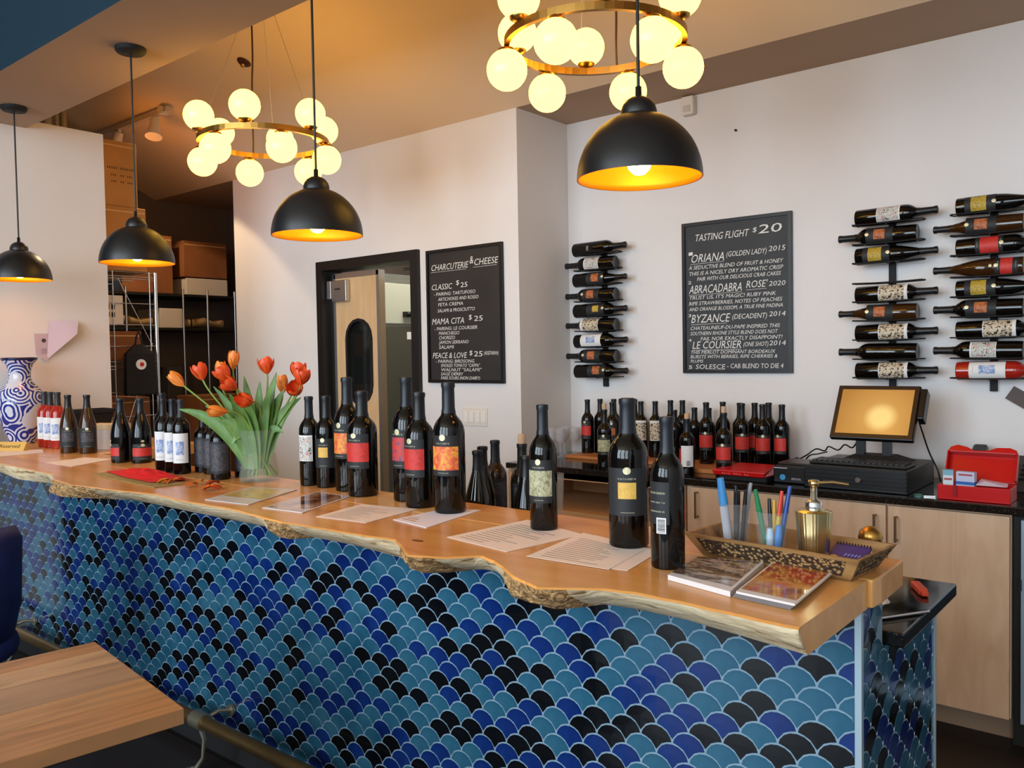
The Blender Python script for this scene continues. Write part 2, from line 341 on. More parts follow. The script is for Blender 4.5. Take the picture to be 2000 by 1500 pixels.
# ------------------------------------------------------------------ bar: tiled base
YT, XT = 1.70, -0.524                       # front tile plane, end tile plane
TW, TH = 0.0833, 0.0350                     # tile width, row spacing
bar = thing('tiled_bar', 'long bar front clad in blue fish-scale tiles with pale grout', 'bar', (0, 0, 0))
m_grout = M('grout_pale_blue', (124, 148, 164), 0.8, var=(30, 0.05))
gb = MB(); gb.box(XW+0.005, XT-0.0028, YT+0.0028, 1.855, 0.09, 1.002); gb.box(-0.60, XT-0.0028, 1.855, 2.284, 0.0, 0.866); gb.build('grout_backing', m_grout, bar)
MB().box(XW+0.005, XT-0.02, YT+0.02, 1.84, 0.0, 0.09).build('plinth', m_blackmatte, bar)
tm = MB(); tm.box(XT-0.010, XT+0.003, YT-0.003, YT+0.010, 0.0, 1.0035); tm.build('corner_trim', M('trim_pale_aluminium', (176, 196, 206), 0.35, 0.5), bar)
tm = MB(); tm.box(XT-0.006, XT+0.003, 2.282, 2.290, 0.0, 0.868); tm.build('corner_trim', MATS['trim_pale_aluminium'], bar)
TM = [ramp_mat('tile_teal', [(0.2, (22, 68, 92)), (0.5, (36, 84, 108)), (0.8, (56, 104, 126))], nscale=9, detail=3, rough=0.12, spec=0.5),
      ramp_mat('tile_royal_blue', [(0.2, (7, 23, 68)), (0.5, (11, 36, 94)), (0.8, (22, 54, 118))], nscale=9, detail=3, rough=0.1, spec=0.6),
      ramp_mat('tile_midnight', [(0.2, (4, 6, 9)), (0.6, (8, 11, 15)), (0.85, (13, 20, 26))], nscale=9, detail=3, rough=0.1, spec=0.6)]
G = 0.0013
def scale_outline(inset=0.0):
    """fan shape, apex at (0,0), widest at z=-TH, foot at z=-2TH"""
    a, h = TW/2-G-inset, TH-G*0.9-inset; A, H_ = TW/2+G+inset, TH+G*0.9+inset
    pts = []
    for i in range(9):                      # own arc, left to right
        t = PI-PI*i/8; x, z = a*math.cos(t), h*math.sin(t)-TH
        if i in (0, 8): z += 0.0022+inset
        pts.append((x, z))
    for sgn in (1, -1):                     # arcs of the two tiles below
        seg = []
        for i in range(1, 4):
            x = sgn*(TW/2)*(1-i/3.0)*0.97; dx = (sgn*TW/2-x)
            z = -2*TH+H_*math.sqrt(max(0, 1-(dx/A)**2)); seg.append((x, z))
        if sgn == 1: pts += seg
        else: pts += list(reversed(seg[:-1]))
    return pts
O0, O1 = scale_outline(0), scale_outline(0.0010)
NT = len(O0)
def tile_geom(clip=None):
    """verts (x, depth, z), proud towards -depth"""
    def c(p):
        if clip is None: return p
        return (min(max(p[0], clip[0]), clip[1]), min(p[1], clip[2]))
    a = [c(p) for p in O0]; b = [c(p) for p in O1]
    vs = [(x, 0.006, z) for x, z in a]+[(x, 0.0016, z) for x, z in b]
    cx = sum(p[0] for p in b)/NT; cz = sum(p[1] for p in b)/NT
    vs.append((cx, 0.0013, cz))
    fs = [(i, (i+1) % NT, NT+(i+1) % NT, NT+i) for i in range(NT)]+[(NT+i, NT+(i+1) % NT, 2*NT) for i in range(NT)]
    fs = [tuple(reversed(f)) for f in fs]
    return vs, fs
def project(p):
    q = Vector(p)-CAM; dz = q.dot(fw)
    if dz < 0.1: return None
    return (1000+1650*q.dot(rt)/dz, 750-1650*q.dot(up)/dz, dz)
tiles = []                                  # (size, world matrix, clip)
rows = range(-6, 30)
def edge_y(x): return 0
ztop0 = 0.8443
for j in range(-5, 26):
    z = ztop0-j*TH
    if z-2*TH < 0.088: continue
    off = 0.0 if j % 2 == 0 else TW/2
    k = -2
    while True:
        x = -0.5694-off-k*TW; k += 1
        if x < XW+0.02: break
        if x-TW/2 > XT-0.014: continue
        clip = None
        if x+TW/2 > XT-0.012 or z > 1.0: clip = (-1, XT-0.012-x, 1.0-z)
        p = project((x, YT, z-TH)); sz = 0
        if p and -30 < p[0] < 2030 and -30 < p[1] < 1530 and z < 1.03: sz = 1/p[2]
        tiles.append((sz, Matrix.Translation((x, YT, z)), clip))
    # end panel
    off = 0.0 if j % 2 == 0 else TW/2
    k = -1
    while True:
        y = YT+0.0695+off+k*TW+0.0; k += 1
        if y-TW/2 > 2.28: break
        if y+TW/2 < YT+0.012: continue
        zz = z+0.020
        if zz-TH < 0.1: break
        clip = None
        ztp = 0.998 if y+TW/2 < 1.875 else 0.866
        if zz-1.6*TH > ztp: continue
        if y-TW/2 < YT+0.012 or y+TW/2 > 2.28 or zz > ztp: clip = (YT+0.012-y, 2.28-y, ztp-zz)
        p = project((XT, y, zz-TH)); sz = 0
        if p and -30 < p[0] < 2030 and -30 < p[1] < 1530: sz = 0.75/p[2]
        tiles.append((sz, Matrix.Translation((XT, y, zz)) @ Matrix.Rotation(PI/2, 4, 'Z'), clip))
tiles.sort(key=lambda t: -t[0])
vs, fs = tile_geom()
tme = [MB().add(vs, fs, 0, False).mesh('tile', TM[c]) for c in range(3)]
rest = MB(); rr = random.Random(11)
for i, (sz, mw, clip) in enumerate(tiles):
    mw = mw @ Matrix.Rotation(rr.gauss(0, 0.004), 4, 'X') @ Matrix.Rotation(rr.gauss(0, 0.004), 4, 'Z')
    c = rr.choices((0, 1, 2), (0.40, 0.32, 0.28))[0]
    if i < 300 and sz > 0:
        if clip is None: inst('tile', tme[c], bar, mat=mw)
        else:
            v2, f2 = tile_geom(clip); o = MB().add(v2, f2).build('tile', TM[c], bar); o.matrix_local = mw
    else:
        v2, f2 = tile_geom(clip); rest.add([mw @ Vector(v) for v in v2], f2, c)
ro = rest.build('tile_field', TM, bar); ro['kind'] = 'stuff'

# ------------------------------------------------------------------ bar: live-edge slab
ZS = 1.06
ET = [(-5.2, 1.45), (-4.6, 1.44), (-4.119, 1.429), (-3.847, 1.421), (-3.528, 1.409), (-3.36, 1.345), (-3.175, 1.324), (-3.069, 1.337), (-2.929, 1.348), (-2.692, 1.39), (-2.47, 1.374), (-2.224, 1.381), (-1.985, 1.352), (-1.93, 1.346), (-1.843, 1.354), (-1.608, 1.364), (-1.51, 1.376), (-1.43, 1.325), (-1.367, 1.281), (-1.286, 1.314), (-1.232, 1.37), (-1.172, 1.351), (-1.081, 1.292), (-1.041, 1.268), (-0.974, 1.245), (-0.907, 1.285), (-0.872, 1.311), (-0.797, 1.323), (-0.701, 1.319), (-0.583, 1.309), (-0.497, 1.303)]
EB = [(-5.2, 1.48), (-4.262, 1.477), (-3.925, 1.43), (-3.60, 1.465), (-3.40, 1.35), (-3.269, 1.335), (-3.153, 1.373), (-2.977, 1.451), (-2.822, 1.455), (-2.512, 1.449), (-2.092, 1.447), (-1.995, 1.385), (-1.945, 1.385), (-1.90, 1.438), (-1.743, 1.442), (-1.509, 1.415), (-1.439, 1.357), (-1.379, 1.345), (-1.334, 1.386), (-1.31, 1.43), (-1.285, 1.455), (-1.218, 1.447), (-1.13, 1.36), (-1.098, 1.32), (-1.05, 1.31), (-0.974, 1.302), (-0.944, 1.337), (-0.916, 1.386), (-0.858, 1.396), (-0.742, 1.394), (-0.61, 1.368), (-0.497, 1.345)]
def interp(T, x):
    for (a, b), (c, d) in zip(T, T[1:]):
        if a <= x <= c: return b+(d-b)*(x-a)/(c-a)
    return T[-1][1] if x > T[-1][0] else T[0][1]
BURLS = [(-3.42, -3.05), (-2.02, -1.90), (-1.45, -1.31), (-1.12, -0.93)]
slab = thing('live_edge_counter', 'honey-coloured live-edge wooden bar top with burls along the front', 'bar top', (0, 0, 0))
n = 470; X = [-5.195+(-0.497+5.195)*i/n for i in range(n+1)]
rs = random.Random(5)
def wob(x, f, a): return a*(math.sin(x*f)+0.5*math.sin(x*f*2.3+1)+0.3*math.sin(x*f*5.1+2))
top = MB(); YS = 1.655
zc = ZS-0.055
vs = []; fs = []
for x in X:
    yf = interp(ET, x)+wob(x, 60, 0.0012)
    vs += [(x, yf, ZS-0.003), (x, yf+0.006, ZS), (x, YS, ZS), (x, YS, zc), (x, interp(EB, x)+0.001, zc-0.0005)]
for i in range(n):
    a, b = i*5, i*5+5
    for k in (0, 1, 2, 3): fs.append((a+k, b+k, b+k+1, a+k+1))
fs.append((n*5+0, n*5+4, n*5+3, n*5+2, n*5+1)); fs.append((0, 1, 2, 3, 4))
top.add(vs, fs); top.build('slab', m_slab, slab)
ed = MB(); ROWS = 7
for i, x in enumerate(X):
    yt = interp(ET, x)+wob(x, 60, 0.0012); yb = interp(EB, x)
    burl = any(a < x < b for a, b in BURLS)
    for j in range(ROWS):
        t = j/(ROWS-1.0); y = yt+(yb-yt)*t**1.3; z = ZS-0.003-(0.052)*t
        am = 0.0045 if burl else 0.0012
        if 0 < j < ROWS-1: y += am*(rs.random()-0.5)*2+wob(x+z*3, 40, am*0.5); z += am*0.5*(rs.random()-0.5)
        y -= (0.006 if burl else 0.003)*math.sin(PI*t)
        ed.v.append((x, y, z))
for i in range(n):
    xm = (X[i]+X[i+1])/2; burl = any(a < xm < b for a, b in BURLS)
    for j in range(ROWS-1):
        ed.f.append([i*ROWS+j, i*ROWS+j+1, (i+1)*ROWS+j+1, (i+1)*ROWS+j]); ed.m.append(1 if burl else 0); ed.smooth.append(not burl)
for i_ in (0, n): ed.f.append(list(range(i_*ROWS, i_*ROWS+ROWS))); ed.m.append(0); ed.smooth.append(False)
e = ed.build('live_edge', [m_edge, m_burl], slab); e['label'] = 'pale bark-edged front of the slab with rough burls'
bk = MB().prism([(-5.195, YS+0.006), (-0.489, YS+0.006), (-0.484, 1.70), (-0.486, 1.86), (-4.10, 1.86), (-4.15, 2.43), (-5.195, 2.43)], zc, ZS)
bk.build('rear_board', m_slab, slab, bevel=0.003)
MB().box(-5.19, -0.53, YS-0.0005, YS+0.0065, zc+0.004, ZS-0.012).build('seam_filler', M('crack_dark', (40, 24, 12), 0.8), slab)
m_knot = M('knot_dark', (120, 64, 26), 0.4)
for kx, ky, ks in ((-0.585, 1.53, 0.010), (-1.455, 1.40, 0.013), (-1.85, 1.62, 0.008)):
    inst('knot', MB().lathe([(0.0001, 0.0009), (1.0*ks, 0.0009)], 10).mesh('knot', m_knot), slab, (kx, ky, ZS), scale=(1.5, 0.6, 1))
# corbels hold the slab over the tiles
# black granite work counter behind the slab
t = thing('work_counter', 'black granite work counter behind the wooden bar top', 'counter', (0, 0, 0))
MB().box(-4.10, -0.488, 1.871, 2.355, 0.868, 0.90).build('granite_top', m_granite, t, bevel=0.004)
MB().box(-4.10, -0.61, 1.90, 2.30, 0.0, 0.867).build('carcass', m_maple, t)

# ------------------------------------------------------------------ brass foot rail
t = thing('foot_rail', 'brass foot rail along the foot of the tiled bar', 'foot rail', (0, 0, 0))
m_oldbrass = M('aged_brass', (150, 120, 78), 0.32, 0.9, var=(6, 0.2))
MB().cyl((XW+0.03, 1.592, 0.2), (-0.62, 1.592, 0.2), 0.024, n=16).build('rail', m_oldbrass, t)
m_bracket = M('bracket_nickel', (176, 168, 146), 0.35, 0.85)
for bx in (-4.55, -2.80, -1.05):
    b = MB(); b.cyl((bx-0.035, 1.592, 0.2), (bx+0.035, 1.592, 0.2), 0.031, n=16)
    b.tube([(bx, 1.592, 0.175), (bx+0.01, 1.60, 0.13), (bx, 1.60, 0.06), (bx-0.03, 1.59, 0.015), (bx-0.05, 1.585, 0.006)], 0.009, radii=[0.010, 0.008, 0.008, 0.011, 0.013])
    b.lathe([(0.0001, 0), (0.028, 0), (0.024, 0.008), (0.0001, 0.01)], 12, (bx-0.055, 1.583, 0))
    b.tube([(bx+0.02, 1.61, 0.21), (bx+0.03, 1.65, 0.225), (bx+0.04, 1.69, 0.215)], 0.008)
    b.cyl((bx+0.04, 1.688, 0.214), (bx+0.04, 1.6985, 0.214), 0.022, n=12)
    b.build('bracket', m_bracket, t)

# ------------------------------------------------------------------ back counter, cabinets
t = thing('back_counter_top', 'long polished black granite counter along the back wall', 'counter', (0, 0, 0))
MB().box(XC+0.003, 0.9, 3.565, YB-0.003, 0.875, 0.907).build('granite_top', m_granite, t, bevel=0.004)
m_handle = M('handle_bronze', (140, 116, 92), 0.3, 0.9)
def handle(parent, x, y, z0, z1, side=0.0):
    h = MB(); h.cyl((x, y-0.028, z0), (x, y-0.028, z1), 0.005, n=10)
    for z in (z0+0.006, z1-0.006): h.cyl((x, y, z), (x, y-0.028, z), 0.0045, n=8)
    return h.build('handle', m_handle, parent)
# open niche unit
t = thing('open_cabinet', 'open maple shelf unit under the left end of the back counter', 'cabinet', (0, 0, 0))
y0, y1 = 3.585, YB-0.01
nb = MB(); nb.box(XC+0.006, -2.97, y0, y1, 0.0, 0.873); nb.box(-1.93, -1.905, y0, y1, 0.0, 0.873); nb.box(-2.97, -1.93, y1-0.015, y1, 0.0, 0.873); nb.box(-2.97, -1.93, y0, y1-0.015, 0.84, 0.873)
nb.build('carcass', m_maple_in, t)
MB().box(-2.97, -1.93, y0, y1-0.015, 0.65, 0.675).build('shelf', m_maple_in, t)
MB().box(-2.97, -1.93, y0, y1-0.015, 0.10, 0.12).build('shelf', m_maple_in, t)
MB().box(-2.97, -1.93, y0, y0+0.018, 0.845, 0.873).build('front_rail', m_maple, t)
MB().box(-2.97, -1.93, y0-0.004, y0+0.018, 0.40, 0.640).build('drawer_front', m_maple, t)
def cabinet(x0, x1, label, doors, hx):
    t = thing('base_cabinet', label, 'cabinet', (0, 0, 0))
    MB().box(x0, x1, y0+0.012, y1, 0.10, 0.873).build('body', m_maple, t)
    MB().box(x0, x1, y0+0.075, y1, 0.0, 0.10).build('toe_kick', M('toe_kick_tan', (150, 124, 100), 0.5), t)
    for (a, b), h in zip(doors, hx):
        dd = MB().box(a+0.002, b-0.002, y0-0.008, y0+0.011, 0.10, 0.866).build('cabinet_door', m_maple, t, bevel=0.0015)
        handle(dd, h, y0-0.008, 0.725, 0.85 if h < -1.5 else 0.83)
cabinet(-1.90, -1.432, 'single-door maple base cabinet under the back counter beside the open shelf', [(-1.87, -1.432)], [-1.835])
cabinet(-1.428, -0.56, 'double-door maple base cabinet under the cash drawer', [(-1.428, -0.999), (-0.995, -0.562)], [-1.039, -0.958])
t = thing('bar_fridge', 'black under-counter fridge with steel-edged glass door beside the maple cabinet', 'fridge', (0, 0, 0))
MB().box(-0.555, 0.10, y0+0.02, y1, 0.0, 0.87).build('body', m_blackmatte, t)
fd = MB(); fd.box(-0.525, -0.47, y0-0.02, y0+0.018, 0.10, 0.86); fd.box(0.03, 0.08, y0-0.02, y0+0.018, 0.10, 0.86); fd.box(-0.47, 0.03, y0-0.02, y0+0.018, 0.10, 0.15); fd.box(-0.47, 0.03, y0-0.02, y0+0.018, 0.81, 0.86)
fdo = fd.build('door_frame', M('steel_blue', (170, 190, 206), 0.3, 0.6), t)
MB().box(-0.47, 0.03, y0-0.005, y0+0.01, 0.15, 0.81).build('pane', M('fridge_glass', (16, 20, 26), 0.05), fdo)
MB().box(-0.53, -0.525+0.002, y0-0.03, y0-0.02, 0.60, 0.64).build('hinge', m_blackmatte, t)

# ------------------------------------------------------------------ pendant lamps
m_shade = M('shade_black', (24, 22, 22), 0.38)
m_bulb = M('bulb_glow', (255, 240, 210), 0.5, emit=BULB_EMIT)
RIM = 0.152
dome = [(RIM*math.cos(a), 0.160*math.sin(a)) for a in [PI/2*i/14*0.86 for i in range(15)]]
out_prof = [(RIM, 0.0)]+[(r, z) for r, z in dome[1:]]
cap_prof = [(dome[-1][0]+0.010, dome[-1][1]-0.006), (0.044, 0.163), (0.040, 0.176), (0.031, 0.188), (0.018, 0.196), (0.008, 0.199), (0.0075, 0.222), (0.0001, 0.223)]
in_prof = [(r*0.975, z*0.975+0.0012) for r, z in reversed(dome)]
me_out = MB().lathe(out_prof, 40).mesh('shade', m_shade)
me_cap = MB().lathe(cap_prof, 24).mesh('shade_cap', m_shade)
me_in = MB().lathe([(RIM, 0.0)][::-1]+[(r*0.978, z*0.978+0.0005) for r, z in dome], 40).mesh('shade_lining', m_gold)
me_bulb = MB().lathe([(0.0001, 0.012), (0.014, 0.016), (0.026, 0.028), (0.031, 0.045), (0.028, 0.062), (0.018, 0.082), (0.014, 0.10), (0.014, 0.14)], 18).mesh('bulb', m_bulb)
me_can = MB().lathe([(0.0001, -0.022), (0.055, -0.022), (0.062, -0.014), (0.063, 0.0)], 28).mesh('canopy', m_blackmatte)
names = ['largest black dome pendant lamp, hanging in front of the chalkboards', 'black dome pendant lamp hanging below the farther globe chandelier', 'black dome pendant lamp in front of the cardboard boxes', 'black dome pendant lamp at the far left edge by the white partition']
for (px, pz), nm in zip(((-1.071, 1.922), (-2.323, 1.913), (-3.562, 1.922), (-4.818, 1.938)), names):
    t = thing('pendant_lamp', nm, 'pendant lamp', (px, 1.80, pz), group='dome pendants over the bar')
    sh = inst('shade', me_out, t); inst('shade_lining', me_in, sh); inst('shade_cap', me_cap, sh)
    inst('bulb', me_bulb, t, (0, 0, -0.004))
    MB().cyl((0, 0, 0.22), (0, 0, 2.837-pz-0.012), 0.0042, n=8).build('cord', m_black, t)
    inst('canopy', me_can, t, (0, 0, 2.837-pz))

# ------------------------------------------------------------------ globe chandeliers
m_globe = M('opal_globe_glow', (60, 54, 44), 0.3, emit=GLOBE_EMIT)
RG, GR = 0.308, 0.071
me_globe = MB().sphere((0, 0, 0), GR, 24, 16).mesh('globe', m_globe)
me_cup = MB().lathe([(0.0001, 0), (0.012, 0), (0.03, 0.010), (0.036, 0.026), (0.033, 0.030)], 20).mesh('cup', m_brass)
def chandelier(cx, cy, cz, label, cord_deg):
    t = thing('chandelier', label, 'chandelier', (cx, cy, cz), group='ring chandeliers with opal globes')
    ring = MB(); ring.lathe([(RG-0.009, -0.013), (RG+0.009, -0.013), (RG+0.009, 0.013), (RG-0.009, 0.013), (RG-0.009, -0.013)], 64, smooth=False); ring.build('ring', m_brass, t)
    for k in range(6):
        a = math.radians(-50+60*k); p = (RG*math.cos(a), RG*math.sin(a))
        g = inst('globe', me_globe, t, (p[0], p[1], 0.013+0.012+GR-0.004)); inst('cup', me_cup, g, (0, 0, -GR-0.010))
        a += math.radians(30); p = (RG*math.cos(a), RG*math.sin(a))
        g = inst('globe', me_globe, t, (p[0], p[1], -0.013-0.008-GR)); inst('cup', me_cup, g, (0, 0, GR+0.010), (PI, 0, 0))
    ctop = ZC+KS*(YD-cy)-cz
    a = math.radians(cord_deg); fx, fy = RG*math.cos(a), RG*math.sin(a); cz2 = ZC+KS*(YD-cy-fy*0.85)-cz
    MB().tube(spline([(fx, fy, 0.013), (fx*0.97, fy*0.97, 0.09), (fx*1.0, fy*1.0, 0.22), (fx*0.94, fy*0.94, 0.38), (fx*0.86, fy*0.88, 0.52), (fx*0.85, fy*0.85, cz2)]), 0.0045).build('cord', M('cord_brown', (60, 34, 20), 0.6), t)
    for ang in (15, 135, 255):
        a = math.radians(ang); MB().cyl((RG*math.cos(a), RG*math.sin(a), 0.013), (0.0, 0.0, ctop-0.02), 0.0009, n=6).build('suspension_wire', m_steel, t)
    MB().lathe([(0.0001, -0.03), (0.06, -0.03), (0.06, 0.0)], 24, (0, 0, ctop)).build('canopy', m_brass, t)
chandelier(-3.63, 2.50, 2.578, 'smaller-looking brass ring chandelier with opal globes, farther along the bar', 156)
chandelier(-1.66, 2.50, 2.585, 'near brass ring chandelier with opal globes, cut by the top of the picture', 108)
# sprinkler head and track light on the slope
def slope_z(y): return ZC+KS*(YD-y)
t = thing('sprinkler', 'small bronze sprinkler plate on the sloped ceiling', 'sprinkler', (-4.39, 2.90, slope_z(2.90)-0.001)); t.rotation_euler = (-math.atan(KS), 0, 0)
MB().lathe([(0.0001, -0.012), (0.03, -0.012), (0.04, -0.004), (0.042, 0.0)], 20).build('plate', M('bronze_dark', (74, 40, 20), 0.5, 0.4), t)
MB().lathe([(0.0001, -0.03), (0.012, -0.03), (0.01, -0.012)], 12).build('head', m_brass, t)
t = thing('track_light', 'white track light with two spot heads on the sloped ceiling', 'track light', (0, 0, 0))
ty = 2.965; tz = slope_z(ty)
MB().box(-6.50, -5.38, ty-0.018, ty+0.018, tz-0.05, tz-0.018).build('track', M('track_white', (200, 184, 168), 0.5), t)
m_head = M('spot_head_white', (222, 210, 196), 0.45)
for hx, dr in ((-6.07, (-0.05, -0.02, -0.13)), (-5.56, (0.03, -0.03, -0.13))):
    h = MB(); p = Vector((hx, ty, tz-0.07)); h.cyl((hx, ty, tz-0.045), p, 0.012, n=10); d2 = Vector(dr)
    h.cyl(p, p+d2*0.5, 0.030, 0.036, 16); h.cyl(p+d2*0.5, p+d2, 0.036, 0.056, 16); h.build('spot_head', m_head, t)
for hx, ex in ((-6.07, 45), (-5.56, 45)):
    L = bpy.data.lights.new('track_spot', 'SPOT'); L.energy = ex; L.color = (1.0, 0.72, 0.42); L.spot_size = math.radians(95); L.shadow_soft_size = 0.04
    lo = bpy.data.objects.new('track_spot', L); COL.objects.link(lo); lo.location = (hx+(0.04 if hx > -6 else -0.06), ty-0.04, tz-0.225); lo.rotation_euler = (math.radians(-25 if hx > -6 else 20), 0, 0)
jb = MB(); jb.box(-5.47, -5.42, ty-0.03, ty+0.03, tz-0.06, tz-0.012); jb.build('end_feed', m_head, t)

# ------------------------------------------------------------------ wine bottles
BORD = [(0.0001, 0.012), (0.80, 0.006), (0.93, 0.0), (1.0, 0.012), (1.0, 0.60), (0.985, 0.635), (0.93, 0.665), (0.82, 0.695), (0.66, 0.722), (0.51, 0.745), (0.43, 0.77), (0.39, 0.80), (0.375, 0.95), (0.375, 0.962), (0.42, 0.966), (0.42, 0.995), (0.38, 1.0), (0.0001, 1.0)]
BURG = [(0.0001, 0.012), (0.82, 0.006), (0.94, 0.0), (1.0, 0.012), (1.0, 0.40), (0.985, 0.45), (0.94, 0.50), (0.86, 0.56), (0.75, 0.62), (0.63, 0.68), (0.52, 0.735), (0.43, 0.78), (0.365, 0.82), (0.34, 0.87), (0.335, 0.955), (0.385, 0.962), (0.385, 0.99), (0.35, 1.0), (0.0001, 1.0)]
def prof_r(P_, z):
    for (a, b), (c, d_) in zip(P_, P_[1:]):
        if b <= z <= d_ and d_ > b: return a+(c-a)*(z-b)/(d_-b)
    return 1.0
GL = {'dark': M('bottle_glass_dark', (9, 7, 6), 0.05, spec=0.5), 'amber': M('bottle_glass_amber', (54, 30, 10), 0.07, spec=0.6),
      'olive': M('bottle_glass_olive', (28, 22, 8), 0.07, spec=0.6), 'rose': M('rose_wine_glass', (160, 34, 22), 0.08, spec=0.6)}
CAPM = {'black': M('capsule_black', (18, 19, 22), 0.4), 'grey': M('capsule_charcoal', (38, 39, 42), 0.45), 'slate': M('capsule_slate', (22, 26, 33), 0.4)}
body_me = {}
for sh, P_ in (('B', BORD), ('U', BURG)):
    for gk_, gm in GL.items(): body_me[sh, gk_] = MB().lathe(P_, 28).mesh('glass', gm)
    for ck, cm in CAPM.items():
        z0 = 0.765 if sh == 'B' else 0.80
        pr = [(prof_r(P_, z)*1.0+0.02, z) for z in (z0, z0+0.04, 0.90, 0.955)]+[(prof_r(P_, 0.98)+0.02, 0.967), (prof_r(P_, 0.98)+0.02, 0.997), (0.30, 1.004), (0.0001, 1.004)]
        body_me[sh, 'cap', ck] = MB().lathe(pr, 20).mesh('capsule', cm)
ABS = lambda n_, st, sc=9, **k: ramp_mat(n_, st, scale=(1, 1, 7.5), nscale=sc*0.3, detail=4, distort=1.5, rough=0.55, **k)
ART = {
 'dark': M('label_charcoal', (34, 36, 38), 0.6), 'white': M('label_white', (226, 224, 222), 0.7),
 'red': ABS('art_red', [(0.3, (176, 34, 30)), (0.55, (206, 52, 42)), (0.75, (150, 30, 34))]),
 'redpurple': ABS('art_red_purple', [(0.35, (186, 52, 52)), (0.5, (200, 62, 56)), (0.62, (96, 72, 104)), (0.8, (70, 84, 96))], 6),
 'orange': ABS('art_orange_yellow', [(0.32, (196, 84, 36)), (0.45, (222, 96, 66)), (0.55, (226, 150, 56)), (0.7, (232, 176, 62))], 5),
 'gold': ABS('art_gold', [(0.3, (206, 158, 62)), (0.7, (226, 186, 92))], 8),
 'olive': ABS('art_olive', [(0.3, (96, 96, 66)), (0.5, (170, 168, 132)), (0.7, (200, 196, 160))], 9),
 'comic': ABS('art_comic', [(0.3, (46, 40, 48)), (0.42, (214, 206, 192)), (0.52, (176, 196, 196)), (0.6, (206, 120, 130)), (0.68, (196, 176, 76))], 12, constant=True),
 'blue': ABS('art_blue_sketch', [(0.35, (226, 226, 228)), (0.5, (150, 170, 206)), (0.62, (84, 112, 168)), (0.7, (222, 222, 226))], 10),
 'grey': ABS('art_grey_emboss', [(0.3, (28, 30, 34)), (0.5, (52, 56, 62)), (0.58, (96, 84, 88)), (0.7, (34, 37, 42))], 16),
 'sepia': ABS('art_sepia', [(0.3, (34, 28, 26)), (0.45, (206, 190, 164)), (0.6, (120, 96, 72)), (0.7, (212, 198, 176))], 8, constant=True),
 'copper': ABS('art_copper', [(0.35, (120, 62, 30)), (0.55, (196, 112, 62)), (0.75, (150, 82, 44))], 6),
 'yellow': ABS('art_yellow', [(0.35, (150, 124, 36)), (0.5, (196, 166, 60)), (0.7, (132, 112, 40))], 8),
 'emblem': M('emblem_cream', (214, 206, 166), 0.4, 0.3), 'text': M('label_print', (176, 170, 146), 0.6),
}
def patch(z0, z1, half, off, name, mat, c=0.0, rad=1.0, n=12):
    """curved label patch on the unit bottle, centred on local -Y turned by c degrees"""
    a = -PI/2+math.radians(c); h = math.radians(half)
    return MB().lathe([(rad*(1+off), z0), (rad*(1+off), z1)], n, a0=a-h, a1=a+h).mesh(name, mat)
def lettering(z, half, hgt, c=0.0, k=24, seed=1, off=0.03):
    rq = random.Random(seed); m = MB(); a0 = -PI/2+math.radians(c-half); a = a0; end = -PI/2+math.radians(c+half)
    while a < end:
        w_ = math.radians(half*2/k)*(0.5+rq.random()*0.5); hh = hgt*(0.75+rq.random()*0.25)
        if rq.random() > 0.12: m.lathe([(1+off, z), (1+off, z+hh)], 1, a0=a, a1=a+w_*0.7)
        a += w_+math.radians(0.8)
    return m.mesh('lettering', ART['text'])
def barcode(z0, z1, half, c):
    m = MB(); a = -PI/2+math.radians(c); h = math.radians(half); m.lathe([(1.022, z0), (1.022, z1)], 8, a0=a-h, a1=a+h)
    rq = random.Random(2); z = z0+0.006
    while z < z1-0.008:
        w_ = rq.choice((0.0015, 0.003, 0.0045)); m.lathe([(1.03, z), (1.03, z+w_)], 6, a0=a-h*0.75, a1=a+h*0.8, mi=1); z += w_+rq.choice((0.002, 0.003))
    return m.mesh('barcode', [ART['white'], m_ink])
STY = {}
def style(key, parts): STY[key] = parts
def std(art, z0, z1, la0, la1, half=58, ahalf=None, emb=True, base='dark', txt=True):
    P_ = [('label', patch(z0, z1, half, 0.012, 'label', ART[base]))]
    P_.append(('label_art', patch(la0, la1, ahalf or half, 0.022, 'label_art', ART[art])))
    if txt: P_.append(('lettering', lettering(la1+0.018, 26, 0.014))); P_.append(('lettering', lettering(z0+0.02, 20, 0.008, seed=3)))
    if emb:
        ez = z1-0.016; m = MB()
        for r_ in (0.20,):
            vs = []
            for i in range(14):
                t_ = 2*PI*i/14; vs.append((r_*math.cos(t_), -math.sqrt(max(0, 1.035**2-(r_*math.cos(t_))**2)), ez+0.025*math.sin(t_)))
            m.add(vs, [tuple(range(14))])
        P_.append(('emblem', m.mesh('emblem', ART['emblem'])))
    return P_
style('orange', std('orange', 0.29, 0.60, 0.335, 0.515)); style('red', std('red', 0.27, 0.60, 0.335, 0.515)); style('redpurple', std('redpurple', 0.27, 0.58, 0.33, 0.52))
style('gold', std('gold', 0.22, 0.54, 0.335, 0.445, 66, 26)); style('olive', std('olive', 0.22, 0.565, 0.275, 0.48))
style('comic', [('label', patch(0.28, 0.57, 55, 0.012, 'label', ART['white'])), ('label_art', patch(0.29, 0.55, 50, 0.022, 'label_art', ART['comic']))])
style('white', [('label', patch(0.15, 0.55, 58, 0.012, 'label', ART['white'])), ('label_art', patch(0.26, 0.44, 26, 0.022, 'label_art', ART['blue'])), ('lettering', lettering(0.19, 26, 0.012, seed=5))])
style('embossed', [('label', patch(0.10, 0.60, 75, 0.012, 'label', ART['dark'])), ('label_art', patch(0.14, 0.56, 60, 0.022, 'label_art', ART['grey']))])
style('darkred', std('red', 0.05, 0.30, 0.11, 0.24, 62)+[('emblem', patch(0.33, 0.36, 8, 0.03, 'emblem', ART['emblem']))])
